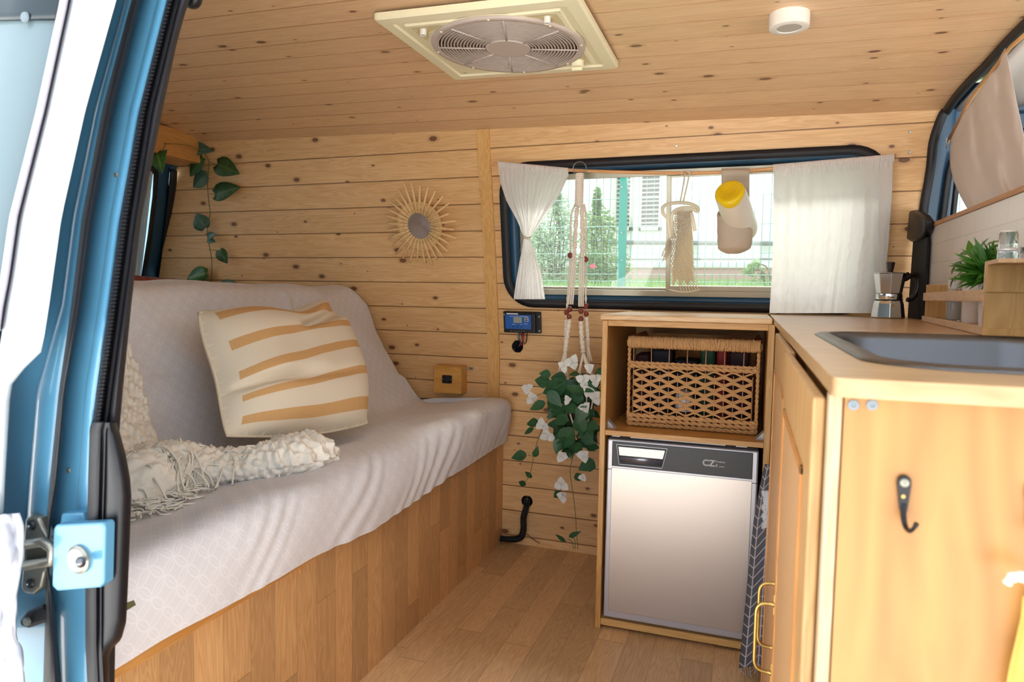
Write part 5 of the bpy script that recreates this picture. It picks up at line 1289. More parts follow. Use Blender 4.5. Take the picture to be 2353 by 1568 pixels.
for sx, xx in ((1, fx0+.0152), (-1, fx1-.0132)):
    bm = BM(); z0, y0_ = .5478, fyf+.032
    prism(bm, [V((xx, y0_, z0)), V((xx+sx*.022, y0_, z0)), V((xx, y0_, z0+.024))], (0, .003, 0)); prism(bm, [V((xx, y0_+.014, z0)), V((xx+sx*.022, y0_+.014, z0)), V((xx, y0_+.014, z0+.024))], (0, .003, 0))
    prism(bm, [V((xx, y0_, z0+.024)), V((xx+sx*.022, y0_, z0)), V((xx+sx*.019, y0_, z0)), V((xx, y0_, z0+.020))], (0, .017, 0)); P('corner_bracket', bm, M_brk, cb, bevel=.0006)

# ---- fridge
FX0, FX1, FZ0, FZ1, FYF = .4785, .8585, .034, .5235, fyf+.004
fr = E_('fridge', ((FX0+FX1)/2, -.25, .028), 'silver compact fridge with a black control panel in the cabinet', 'fridge')
bxo('fridge_body', (FX0, FYF+.024, .0285), (FX1, -.05, FZ1-.01), plain('fridge_case', (70, 70, 74), .5), fr, bevel=.004)
M_fpanel = NT('fridge_door_foil'); M_fpanel.b.inputs['Base Color'].default_value = lin((198, 188, 180)); M_fpanel.b.inputs['Roughness'].default_value = .36; M_fpanel.b.inputs['Metallic'].default_value = .8
M_fframe = plain('fridge_frame_silver', (186, 184, 190), .36, metal=.5)
dr = bxo('door', (FX0, FYF, FZ0), (FX1, FYF+.024, FZ1), M_fframe, fr, bevel=.004, seg=3)
bxo('door_panel', (FX0+.013, FYF-.0015, FZ0+.020), (FX1-.013, FYF+.002, FZ1-.076), M_fpanel.m, dr, bevel=.001)
bm = BM(); box(bm, (FX0-.0004, FYF-.0006, FZ1-.0815), (FX0+.0135, FYF+.004, FZ1-.0800)); box(bm, (FX1-.0135, FYF-.0006, FZ1-.0815), (FX1+.0004, FYF+.004, FZ1-.0800)); P('panel_gap', bm, M_rub, dr)
cpn = bxo('control_panel', (FX0+.013, FYF-.002, FZ1-.0715), (FX1-.013, FYF+.002, FZ1-.0045), plain('charcoal_panel', (38, 37, 38), .42), dr, bevel=.0012, seg=3)
hx0, hx1, hz0, hz1 = FX0+.024, FX0+.158, FZ1-.066, FZ1-.0115
bm = BM(); yy = FYF-.0030
def trap(i): return [V((hx0+i, yy, hz1-i)), V((hx1-i, yy, hz1-i)), V((hx1-.012-i*.6, yy, hz0+i)), V((hx0+.008+i*.6, yy, hz0+i))]
O_, I_ = trap(0), trap(.0022); ring_between(bm, O_, I_, [p+V((0, .002, 0)) for p in I_], [p+V((0, .002, 0)) for p in O_])
hd = P('handle_surround', bm, M_steel, cpn, bevel=.0006)
bm = BM(); prism(bm, trap(.0026), (0, .002, 0)); P('handle_recess', bm, M_rub, cpn)
bm = BM(); T1 = trap(.0058)
vs = [T1[0], T1[1], T1[1].lerp(T1[2], .55), T1[0].lerp(T1[3], .55)]; prism(bm, [p+V((0, -.0016, 0)) for p in vs], (0, .002, 0)); P('latch_flap', bm, plain('flap_silver', (206, 200, 196), .3, metal=.3), cpn, bevel=.0008)
bm = BM(); A = T1[0].lerp(T1[3], .58); Bq = T1[1].lerp(T1[2], .58); C_, D_ = T1[2], T1[3]
n_ = 6
rows = [[A.lerp(D_, i/n_)+V((0, .0014-.0036*math.sin(PI*(.15+.85*i/n_)), 0)), Bq.lerp(C_, i/n_)+V((0, .0014-.0036*math.sin(PI*(.15+.85*i/n_)), 0))] for i in range(n_+1)]
vv_ = [[bm.verts.new(p) for p in r_] for r_ in rows]
for X, Yq in zip(vv_, vv_[1:]): bm.faces.new((X[0], X[1], Yq[1], Yq[0]))
P('pull_bar', bm, plain('pull_grey', (130, 134, 146), .25, metal=.7), cpn, smooth=True, solid=.001)
M_logo = plain('logo_grey', (176, 172, 172), .5)
meshtext('logo_letters', 'CZ', .0225, V((FX0+.246, FYF-.0022, FZ1-.047)), RX, M_logo, cpn, bold=.0007)
meshtext('logo_words', 'Products', .0066, V((FX0+.2775, FYF-.0022, FZ1-.036)), RX, M_logo, cpn, bold=.0001)
meshtext('logo_series_letter', 'E', .0098, V((FX0+.2785, FYF-.0022, FZ1-.0475)), RX, M_logo, cpn, bold=.0002)
meshtext('logo_words', 'series', .0056, V((FX0+.2865, FYF-.0022, FZ1-.0475)), RX, M_logo, cpn, bold=.0001)
bm = BM()
for a, b in ((.008, .030), (.058, .30), (.325, .352)): box(bm, (FX0+a, FYF+.016, FZ1+.0045), (FX0+b, FYF+.024, FZ1+.0075))
P('hinge_cover', bm, M_whitep, fr)
bxo('top_gasket', (FX0+.002, FYF+.018, FZ1-.006), (FX1-.002, FYF+.03, FZ1+.0044), M_rub, fr)

# ---- wicker basket
bk = E_('wicker_basket', (.68, -.30, .5475), 'open-weave sea grass basket on the cabinet shelf', 'basket')
bx0_, bx1_, byf, byb, bz0, bz1 = .518, .850, -.425, -.13, .549, .795
lean = .006
def bp(x, z, o=0): # point on the front face
    t = (z-bz0)/(bz1-bz0); return V((x, byf-o-.010*t, z))
def rope(bm, a, b, r, turns, n=2, sag=0, k=46):
    for q in range(n):
        pts = []
        for i in range(k+1):
            t = i/k; an = 2*PI*(turns*t+q/n); d = (b-a).normalized(); e1, e2 = frame_of(d)
            pts.append(a.lerp(b, t)+e1*math.cos(an)*r*.55+e2*math.sin(an)*r*.55)
        tube(bm, pts, r*.66, 7)
NX = 13
sx_ = [bx0_+.012+(bx1_-bx0_-.024)*i/NX for i in range(NX+1)]
bm = BM()
for i, x in enumerate(sx_): tube(bm, [bp(x, bz0+.02), bp(x, bz1-.095)], .0013, 6)
for i in range(0, NX+1, 2): tube(bm, [bp(x_:=sx_[i], bz1-.095), bp(x_, bz1-.03)], .0013, 6)
P('wire_frame', bm, plain('basket_wire', (176, 128, 92), .5), bk, smooth=True)
bm = BM(); nrow = 8; zl, zh = bz0+.040, bz1-.088
for r_ in range(nrow):
    z = zl+(zh-zl)*(r_+.5)/nrow; am = (zh-zl)/nrow*.36
    for sg in (1, -1):
        pts = []; nseg = NX*8
        for i in range(nseg+1):
            t = i/nseg; x = sx_[0]+(sx_[-1]-sx_[0])*t; ph = PI*(t*NX+(r_ % 2)); zz = z+sg*(.0012+.0078*(.5+.5*math.cos(ph)))
            pts.append(bp(x, zz, .0022*sg*math.sin(ph)+.001))
        tube(bm, pts, .0027, 8)
P('woven_strands', bm, M_wick, bk, smooth=True)
bm = BM()
for z, r_, tn in ((bz1-.079, .0062, 9), (bz1-.070, .0040, 12), (bz0+.030, .0062, 9), (bz0+.018, .0058, 9), (bz0+.006, .0056, 10)): rope(bm, bp(bx0_, z, .002), bp(bx1_, z, .002), r_, tn*1.0)
for x in (bx0_, bx1_):
    rope(bm, bp(x, bz0+.003), bp(x, bz1-.03), .0042, 8)
    for z in (bz0+.008, bz0+.03, bz1-.079): rope(bm, bp(x, z), V((x, byb, z)), .005, 8)
    for i in range(5):
        z = zl+(zh-zl)*i/4; rope(bm, bp(x, z), V((x, byb, z)), .0038, 6)
P('braided_bands', bm, M_wick, bk, smooth=True)
bm = BM(); rnd = random.Random(14); n_ = 96
for i in range(n_):
    x = bx0_-.002+(bx1_-bx0_+.004)*i/(n_-1); p = bp(x, bz1-.014); hh = .015+rnd.uniform(-.001, .001)
    pts = [p+V((rnd.uniform(-.001, .001), -.0075*math.cos(a)-.001, hh*math.sin(a))) for a in [PI*j/6-PI/2 for j in range(-1, 8)]]
    tube(bm, pts, .0022, 6)
for x in (bx0_, bx1_):
    for i in range(60):
        y = byf+(byb-byf)*i/59; tube(bm, [V((x-.006, y, bz1-.026)), V((x-.007, y, bz1-.012)), V((x, y, bz1)), V((x+.007, y, bz1-.012)), V((x+.006, y, bz1-.026))], .0026, 5)
P('wrapped_rim', bm, M_wick, bk, smooth=True)
bxo('basket_back', (bx0_, byb-.004, bz0), (bx1_, byb, bz1-.004), M_wick, bk); bxo('basket_floor', (bx0_, byf, bz0), (bx1_, byb, bz0+.004), M_wick, bk)
# packets seen through the weave
for i, (a, b_, h, col_, lb, ct) in enumerate(((.0, .13, .16, (70, 26, 22), 'dark red packet at the left in the wicker basket', 'packet'), (.135, .33, .175, (30, 30, 48), 'dark navy packet in the middle of the wicker basket', 'packet'), (.335, .55, .15, (22, 22, 26), 'black packet at the centre of the wicker basket', 'packet'), (.555, .69, .185, (52, 96, 62), 'green packet showing under the rim of the wicker basket', 'packet'), (.695, .79, .188, (176, 40, 34), 'bright red packet showing under the rim of the wicker basket', 'packet'), (.795, .97, .18, (64, 20, 30), 'maroon packet at the right in the wicker basket', 'packet'))):
    W0 = bx1_-bx0_-.02; T(bxo('packet', (bx0_+.01+W0*a, byf+.035+.01*(i % 2), bz0+.006), (bx0_+.01+W0*b_-.002, byf+.12, bz0+.006+h+.03), plain('packet_paper%d' % i, tuple(q*.62 for q in col_), .6, spec=.2), None, bevel=.008, seg=3), lb, ct, 'packets in the wicker basket')
bg_ = bp((bx0_+bx1_)/2-.02, bz0+.075); bm = BM(); lathe(bm, [(.001, -.03), (.022, -.028), (.027, 0), (.020, .022), (.010, .030), (.001, .031)], 20, bg_+V((0, .026, 0)))
T(P('plastic_bag', bm, fabric('clear_bag', (200, 190, 184), .3, .6, 60), None, smooth=True), 'small crumpled clear bag at the front of the wicker basket', 'bag')

# ================================================================== KITCHEN UNIT
KX0, KX1, KY0 = .876, 1.262, -1.806
SX0, SX1, SY0, SY1, SR = .912, 1.225, -1.722, -1.168, .075
# worktop with the sink cut-out
bm = BM(); nq = 8
outl = [(KX0+.0, KY0), (KX1, KY0), (KX1, -.030), (.883, -.030), (.880, -.52)]
def arc_(cx, cy, r, a0, a1, n): return [(cx+r*math.cos(math.radians(a0+(a1-a0)*i/n)), cy+r*math.sin(math.radians(a0+(a1-a0)*i/n))) for i in range(n+1)]
outl = arc_(KX0+.008, KY0+.008, .008, 180, 270, 5)+[(KX1, KY0), (KX1, -.030), (.883, -.030), (.880, -.516)]
scx, scy, shx, shy = (SX0+SX1)/2, (SY0+SY1)/2, (SX1-SX0)/2, (SY1-SY0)/2
hol = [(scx+a, scy+b) for a, b in rrect(shx-.012, shy-.012, SR-.012, nq)]
def filled(z):
    vo = [bm.verts.new((x, y, z)) for x, y in outl]; vi = [bm.verts.new((x, y, z)) for x, y in hol]
    ed = [bm.edges.new((vo[i], vo[(i+1) % len(vo)])) for i in range(len(vo))]+[bm.edges.new((vi[i], vi[(i+1) % len(vi)])) for i in range(len(vi))]
    bmesh.ops.triangle_fill(bm, edges=ed, use_beauty=True); return vo, vi
t_o, t_i = filled(ZT); b_o, b_i = filled(ZT-.0125)
for A, Bq in ((t_o, b_o), (t_i, b_i)):
    for i in range(len(A)): bm.faces.new((A[i], A[(i+1) % len(A)], Bq[(i+1) % len(A)], Bq[i]))
T(P('worktop', bm, M_top, None, bevel=.0035, seg=3), 'pale plywood kitchen worktop with the steel sink let into it', 'worktop')
# ---- sink
sk = E_('kitchen_sink', (scx, scy, ZT), 'rounded stainless steel sink set into the plywood worktop', 'sink')
def sl(dx, r, z): return [V((scx+a, scy+b, z)) for a, b in rrect(shx-dx, shy-dx, max(.01, r), 10)]
bm = BM(); ls = [sl(-.001, SR+.001, ZT+.0004), sl(0, SR, ZT+.0016), sl(.004, SR-.003, ZT+.0032), sl(.009, SR-.008, ZT+.0026), sl(.016, SR-.012, ZT+.0034), sl(.020, SR-.015, ZT+.0014), sl(.026, SR-.02, ZT-.008), sl(.032, SR-.026, ZT-.10), sl(.05, SR-.035, ZT-.122), sl(.09, .03, ZT-.127)]
R_s = [[bm.verts.new(p) for p in L_] for L_ in ls]
for X, Yq in zip(R_s, R_s[1:]):
    for i in range(len(X)): bm.faces.new((X[i], X[(i+1) % len(X)], Yq[(i+1) % len(X)], Yq[i]))
bm.faces.new(R_s[-1]); P('basin', bm, M_sink, sk, smooth=True)
laths('drain', [(.001, -.124), (.030, -.124), (.032, -.1265), (.001, -.1268)], M_zinc, sk, 28, (scx, scy, ZT))
# ---- base unit
ku = E_('kitchen_cabinet', (1.07, -1.2, 0), 'plywood kitchen base cabinet with framed doors and brass handles', 'cabinet')
zt2 = ZT-.0128
ep = bxo('end_panel', (.8847, -1.794, .03), (KX1, -1.780, zt2), M_plyfront, ku)
bm = BM(); box(bm, (.8756, -1.7935, .03), (.8838, -1.779, zt2)); P('panel_edge', bm, M_edge, ku, bevel=.0008)
bxo('back_board', (KX1-.012, -1.778, .03), (KX1, -.04, zt2), M_plyfront, ku)
bxo('bottom_board', (.90, -1.778, .03), (KX1-.013, -.54, .045), M_plyx, ku)
bxo('divider', (.893, -.66, .03), (KX1-.013, -.645, zt2), M_cabv, ku)
bxo('top_stretcher', (.8935, -1.779, zt2-.03), (.905, -.52, zt2), M_cabw, ku)
def door(name, y0, y1, x, zt_, hy, hz):
    d = bxo(name, (x, y0, .035), (x+.0085, y1, zt_), M_door, ku, bevel=.002)
    fwy = .055
    bm = BM(); ix = x-.0004
    for (ya, yb, za, zb) in ((y0+fwy, y0+fwy+.007, .10, zt_-.062), (y1-fwy-.007, y1-fwy, .10, zt_-.062), (y0+fwy, y1-fwy, .10, .107), (y0+fwy, y1-fwy, zt_-.069, zt_-.062)):
        box(bm, (x-.0022, ya, za), (x+.001, yb, zb))
    P('beading', bm, M_dooror, d, bevel=.0008)
    bxo('stile_groove', (x-.0003, y0+fwy+.0072, .108), (x+.0004, y1-fwy-.0072, zt_-.07), plain('door_cane'+name+str(int(-y0*100)), (186, 142, 96), .6, nz=.1, nsc=90, bump=.4), d)
    hl = .088; pts = [(x, hy, hz), (x-.006, hy, hz), (x-.016, hy, hz-.002), (x-.021, hy, hz-.010), (x-.0215, hy, hz-.03), (x-.0215, hy, hz-hl+.03), (x-.021, hy, hz-hl+.010), (x-.016, hy, hz-hl+.002), (x-.006, hy, hz-hl), (x, hy, hz-hl)]
    pc2 = catmull([V(p) for p in pts], 5)
    h = tubo('handle', pc2, lambda t: .0023+.0022*math.exp(-(min(t, 1-t)/.05)**2), M_brass, d, 12)
    for zz in (hz, hz-hl):
        bxo('handle_plate', (x-.0018, hy-.0022, zz-.013), (x, hy+.0022, zz+.013), M_brass, h, bevel=.0008)
    return d
door('door', -1.372, -.905, .8715, .8395, -1.335, .525)
door('door', -1.7785, -1.378, .8668, .8385, -1.405, .527)
for px in (1961, 2004):
    c = U(px, 931, 'y', -1.7945); laths('panel_screw', [(.0002, 0), (.0036, 0), (.0033, .0008), (.0016, .0009), (.0012, .0002), (.0002, .0002)], plain('screw_blue_zinc', (126, 136, 142), .5, metal=.3), ku, 20, c, ax)
# ---- splash panel between kitchen and cab
spn = E_('splash_panel', (1.27, -.9, ZT), 'white tiled splash panel with a wooden top rail behind the organiser', 'panel')
mtile = NT('white_metro_tile'); x, y, z, vec = mtile.coord('Object'); br_ = mtile.n('TexBrick')
mtile.l(mtile.comb(y, z), br_.inputs['Vector']); br_.inputs['Scale'].default_value = 1; br_.inputs['Brick Width'].default_value = .10; br_.inputs['Row Height'].default_value = .05; br_.inputs['Mortar Size'].default_value = .0012; br_.inputs['Color1'].default_value = lin((216, 208, 198)); br_.inputs['Color2'].default_value = lin((220, 212, 202)); br_.inputs['Mortar'].default_value = lin((206, 198, 188))
mtile.l(br_.outputs['Color'], mtile.b.inputs['Base Color']); mtile.b.inputs['Roughness'].default_value = .18; mtile.bump(mtile.math('SUBTRACT', 1.0, br_.outputs['Fac']), .4, .002)
bxo('tile_board', (1.2635, -1.80, .05), (1.275, -.168, 1.096), mtile.m, spn)
bxo('top_rail', (1.260, -1.80, 1.0965), (1.279, -.163, 1.107), wood('rail_wood', (188, 134, 82), (164, 110, 62), kind='Object', along=1), spn, bevel=.0015)
bxo('edge_bead', (1.2605, -.169, ZT+.001), (1.2632, -.165, 1.096), M_whitep, spn)

# ---- seat belt
sb_ = E_('seat_belt', (1.25, -.11, 1.1), 'black seat belt and its round cover at the edge of the plank wall', 'seat belt')
c = U(2116, 520, 'x', 1.252); k_ = px2m(c)
bm = BM(); o_ = [U(x, y, 'x', 1.262) for x, y in ((2092, 498), (2100, 486), (2118, 483), (2140, 494), (2150, 506), (2146, 530), (2136, 548), (2112, 556), (2098, 548), (2090, 530))]
prism(bm, o_, (-.022, 0, 0)); cv = P('belt_cover', bm, M_blackp, sb_, bevel=.007, seg=4, smooth=True)
bm = BM(); prism(bm, [U(x, y, 'x', 1.258) for x, y in ((2104, 545), (2137, 545), (2127, 740), (2090, 740))], (-.006, 0, 0)); P('belt_webbing', bm, plain('belt_black', (14, 13, 15), .8), sb_, bevel=.001)

# ================================================================== ON THE WORKTOP
# ---- moka pot
mb = U(2041, 729, 'z', ZT); mb = V((1.183, -.215, ZT)); mb = U(2039, 725, 'z', ZT) if False else V(mb)
dd_ = ray(2040, 700); t_ = 1; 
mb = U(2040, 727, 'y', -.20); mb.z = ZT; k_ = px2m(mb)
mk = E_('moka_pot', mb, 'small octagonal aluminium moka pot with a black handle on the worktop', 'coffee pot')
def oct_(prof, name, mat, parent, n=8, rot_=PI/8+.35):
    bm = BM(); lathe(bm, [(r_*k_, z*k_) for r_, z in prof], n, mb, Matrix.Rotation(rot_, 4, 'Z')); return P(name, bm, mat, parent, bevel=.0012)
M_moka = plain('polished_aluminium', (206, 204, 200), .16, metal=1)
oct_([(1, 0), (33, 0), (35, 3), (31, 34), (28, 42), (1, 42)], 'boiler', M_moka, mk)
lathm = [(1, 42), (27.5, 42), (28.5, 43.5), (27.5, 45), (27, 56), (1, 56)]
laths('band', [(r_*k_, z*k_) for r_, z in lathm], M_moka, mk, 36, mb)
laths('gasket', [(1*k_, 41.3*k_), (28.6*k_, 41.3*k_), (28.6*k_, 42.6*k_), (1*k_, 42.6*k_)], M_rub, mk, 32, mb)
oct_([(1, 56), (25, 56), (26.5, 58), (33.5, 101), (34, 102), (1, 102)], 'upper_chamber', M_moka, mk)
oct_([(1, 102.5), (34, 102.5), (33, 104), (12, 108.5), (1, 109)], 'lid', M_moka, mk)
oct_([(1, 108), (5, 108), (7, 112), (9.5, 127), (9, 128.5), (1, 128.5)], 'lid_knob', plain('bakelite', (40, 26, 24), .35), mk, 8)
hr = RT.copy(); hr.z = 0; hr.normalize()
def hm(x, z): return mb+hr*(x*k_)+V((0, 0, z*k_))
bm = BM(); tube(bm, catmull([hm(24, 92), hm(34, 90), hm(46, 98), hm(56, 100), hm(64, 92), hm(66, 74), hm(60, 56), hm(50, 44), hm(42, 44)], 6), lambda t: (6.5-1.2*abs(2*t-1))*k_, 10); P('pot_handle', bm, bpy.data.materials['bakelite'], mk, smooth=True)
bm = BM(); tube(bm, [hm(30, 100), hm(42, 103)], 4*k_, 8); P('hinge', bm, M_moka, mk, smooth=True)
laths('valve', [(.1*k_, 0), (3.4*k_, 0), (3*k_, .003), (.1*k_, .003)], M_brass, mk, 14, mb-V((FWD.x, FWD.y, 0)).normalized()*(29.5*k_)+V((-.006, 0, 30*k_)), ax)
meshtext('maker_lettering', 'Monix', 7*k_, mb-V((FWD.x, FWD.y, 0)).normalized()*(27.8*k_)-hr*(19*k_)+V((0, 0, 47*k_)), Matrix.Rotation(math.atan2(hr.y, hr.x), 4, 'Z')@RX, plain('lettering_dark', (70, 64, 60), .5), mk)

# ---- spice organiser
og = E_('spice_organiser', (1.21, -.75, ZT), 'open wooden spice organiser on the worktop against the white tiles', 'organiser')
oy0, oy1, ox0, ox1 = -1.02, -.335, 1.172, 1.258
# front line follows the photograph: far corner and near corner on the worktop
pf, pn_ = U(2118, 738, 'x', 1.215), U(2252, 769, 'x', 1.158)
far = V((1.2195, -.40, ZT)); 
def onTop(px, py): p = U(px, py, 'z', ZT+.0003); return p
far, near = onTop(2118, 738.5), onTop(2252, 770.5)
M_org = wood('organiser_pine', (200, 160, 116), (178, 136, 92), kind='Object', along=1, rough=.5, fine=.7); M_orgd = wood('organiser_side', (186, 144, 80), (166, 122, 62), kind='Object', along=2, rough=.5, fine=.7)
ux = (near-far).normalized(); Lg = (near-far).length; vx = V((-ux.y, ux.x, 0)); vx = vx if vx.x > 0 else -vx
om = Matrix(((ux.x, vx.x, 0, far.x), (ux.y, vx.y, 0, far.y), (0, 0, 1, ZT+.0005), (0, 0, 0, 1)))
# vertical heights from the photo
def hgt(p, py): return U(0, 0, 'z', 0)
def ztop(p, px, py):
    d = ray(px, py); t = ((p.x-CAM.x)*d.x+(p.y-CAM.y)*d.y)/(d.x**2+d.y**2); return CAM.z+d.z*t-ZT
hF, hN, hB, hR0, hR1 = ztop(far, 2121, 655), ztop(near, 2256, 602), ztop(far, 2119, 727), ztop(far, 2133, 692), ztop(far, 2133, 674)
hNb = ztop(near, 2252, 750)
wd_ = .075
def ob(name, lo, hi, mat, parent=og, bevel=.0012): return bxo(name, lo, hi, mat, parent, bevel=bevel, mtx=om)
ob('base_board', (0, 0, 0), (Lg, wd_, .008), M_org)
ob('base_strip', (0, -.0005, 0), (Lg, .0045, (hB+hNb)/2), M_org)
ob('end_board', (0, .005, .008), (.006, wd_, hF), M_orgd)
ob('front_rail', (.004, -.0005, hR0), (Lg, .0045, hR1), M_org)
ob('inner_board', (Lg, 0, 0), (Lg+.008, wd_, hN), M_org)
ob('tall_box', (Lg+.0082, .0005, 0), (Lg+.016, wd_+.10, hN-.0002), M_orgd)
ob('box_lid_strip', (Lg+.0162, -.0005, hN*.58), (Lg+.019, wd_+.10, hN), M_orgd)
ob('box_foot_strip', (Lg+.0162, -.0005, 0), (Lg+.019, wd_+.10, hN*.10), M_orgd)
def onorg(t, w_, z=0.0082): return om@V((t, w_, z))
# plant in a white pot
pp = onorg(Lg*.77, .036); k_ = px2m(pp); pr_ = 21*k_
lp_ = E_('potted_plant', pp, 'small green leafy plant in a white pot in the organiser', 'plant')
laths('pot', [(.001, 0), (pr_*.80, 0), (pr_, hF*.80), (pr_*1.02, hF*.80+.003), (pr_*.93, hF*.80+.003), (pr_*.9, hF*.78), (.001, hF*.76)], plain('white_pot', (214, 206, 204), .3), lp_, 32, pp)
rnd = random.Random(33); bm = BM(); top = pp+V((0, 0, hF*.80))
cpl = U(2226, 612, 'y', pp.y); cpl.x = pp.x+.004
for i in range(210):
    th = rnd.uniform(0, 2*PI); el = rnd.uniform(-.35, 1.35); d = V((math.cos(th)*math.cos(el), math.sin(th)*math.cos(el), math.sin(el)))
    kk = px2m(pp); L_ = rnd.uniform(40, 78)*kk*(1 if el > .3 else .9); b0 = top+V((d.x*.008, d.y*.008, rnd.uniform(0, 30)*kk)); 
    leaf(bm, b0, b0+d*L_+V((0, 0, .004)), (rnd.uniform(-.4, .4), -.6, .8), L_*.26, heart=0, fold=.35, curl=rnd.uniform(.15, .45))
for (bx_, by_), (tx, ty), wd in (((2215, 625), (2165, 648), 14), ((2215, 600), (2170, 620), 16), ((2225, 585), (2190, 578), 16), ((2235, 590), (2222, 548), 16), ((2250, 585), (2262, 545), 18), ((2265, 580), (2296, 552), 13), ((2270, 585), (2330, 572), 8), ((2262, 568), (2292, 543), 9), ((2275, 590), (2315, 585), 13), ((2245, 590), (2240, 560), 20), ((2210, 610), (2178, 600), 16), ((2220, 640), (2180, 636), 14)):
    A, Bq = U(bx_, by_, 'x', pp.x), U(tx, ty, 'x', pp.x-.004); leaf(bm, A, Bq, (-.6, -.6, .6), wd*px2m(A)*1.1, heart=0, fold=.35, curl=.15)
P('foliage', bm, M_grass, lp_, smooth=True)
def jar(name, c, r_, h, label, lidm, contents=None, lidh=.22):
    j = E_(name, c, label, 'jar'); lh = h*lidh
    laths('jar_glass', [(.0005, 0), (r_*.92, 0), (r_, h*.05), (r_, h*(1-lidh)*.9), (r_*.86, h*(1-lidh)), (.0005, h*(1-lidh))], M_jar, j, 32, c)
    laths('lid', [(.0005, h*(1-lidh)), (r_*.9, h*(1-lidh)), (r_*.92, h*.985), (r_*.86, h), (.0005, h)], lidm, j, 32, c)
    if contents: laths('contents', [(.0005, h*.03), (r_*.88, h*.03), (r_*.88, h*.5), (.0005, h*.52)], contents, j, 24, c)
    return j
jp = onorg(Lg*.30, .034); jar('spice_jar', jp, 15*px2m(jp), hF*.98, 'small glass jar with a wire-banded lid behind the rail, nearest the moka pot', plain('pale_lid', (186, 180, 172), .35), plain('white_salt', (214, 204, 192), .9))
cp2 = onorg(Lg*.52, .040); kk = px2m(cp2)
cup = E_('white_cup', cp2, 'plain white cup in the organiser between the jar and the plant', 'cup')
laths('cup_body', [(.001, 0), (15*kk, 0), (17*kk, .004), (18*kk, hF*.93), (17*kk, hF*.94), (16.4*kk, hF*.9), (15*kk, .006), (.001, .005)], plain('cup_white', (222, 212, 200), .3), cup, 32, cp2)
jt = om@V((Lg+.035, .040, hN+.0002)); 
bxo('box_shelf_top', (Lg+.0192, .0, hN-.006), (Lg+.09, wd_+.10, hN-.0003), M_org, og, mtx=om)
jt = om@V((Lg+.032, .045, hN)); kk = px2m(jt)
dxx = (2312-2353/2)
jq_ = U(2314, 602, 'z', ZT+.0005+hN); kk = px2m(jq_)
jar('glass_jar', jq_, 20*kk, 30*kk, 'lower of two stacked clear glass jars on top of the organiser', plain('clear_lid', (210, 206, 200), .1), None, .15)
jar('glass_jar', jq_+V((0, 0, 30.3*kk)), 18.5*kk, 41*kk, 'upper of two stacked clear glass jars on top of the organiser', plain('beige_lid', (206, 196, 180), .4), None, .1)
j3 = U(2370, 603, 'z', ZT+.0005+hN); jar('glass_jar', j3, 24*px2m(j3), 34*px2m(j3), 'glass jar cut off by the right edge of the view, on top of the organiser', M_steel, None, .3)

# ================================================================== CLOTH BETWEEN FRIDGE AND DOOR
m = NT('chevron_cloth'); u, v, _, o = m.coord('UV'); 
cu = m.math('ABSOLUTE', m.math('SUBTRACT', m.math('FRACT', m.math('ADD', m.math('DIVIDE', u, .074), .5)), .5))
ch = m.math('FRACT', m.math('ADD', m.math('DIVIDE', v, .030), m.math('MULTIPLY', cu, -2.3)))
a_ = m.sstep(m.math('ABSOLUTE', m.math('SUBTRACT', ch, .5)), .075, .045); b_ = m.sstep(m.math('MINIMUM', cu, m.math('SUBTRACT', .5, cu)), .030, .018)
m.l(m.mix(m.math('MAXIMUM', a_, b_), lin((84, 90, 104)), lin((206, 204, 206))), m.b.inputs['Base Color']); m.b.inputs['Roughness'].default_value = .9
TLc = [(1070, 1757), (1120, 1746), (1200, 1732), (1300, 1722), (1400, 1712), (1480, 1704), (1536, 1698)]
def tow(u, v):
    py = 1068+(1536-1068)*u; xl = interp(py, TLc); xr = xl+22+26*u+22; px = xl+(xr-xl)*v
    return U(px, py-v*8, 'y', -.585-.22*v-.012*math.sin(v*5+u*2)*1)
bm = BM(); grid(bm, tow, 70, 26, uvf=lambda u, v: (.02+.085*v, .62*u))
tw = E_('chevron_curtain', tow(.5, .5), 'dark grey cloth with white chevron lines hanging between fridge and cabinet door', 'curtain'); P('cloth', bm, m.m, tw, smooth=True, solid=.0015)
bm = BM(); rnd = random.Random(3)
for i in range(22):
    p = tow(1, i/21); tube(bm, catmull([p, p+V((rnd.uniform(-.004, .006), 0, -rnd.uniform(.004, .012))), p+V((rnd.uniform(-.006, .01), 0, -rnd.uniform(.012, .024)))], 3), .0004, 4)
P('frayed_edge', bm, plain('fray', (196, 192, 190), .9), tw)
bm = BM(); grid(bm, lambda u, v: U(1754+18*v, 1128+86*u, 'y', -.83-.02*v+.006*N.noise(V((u*8, v*6, 2)))), 20, 8)
T(P('white_towel', bm, plain('towel_white', (178, 178, 182), .95, bump=.9, nsc=160), None, smooth=True, solid=.01), 'white fluffy towel edge behind the chevron cloth', 'towel')

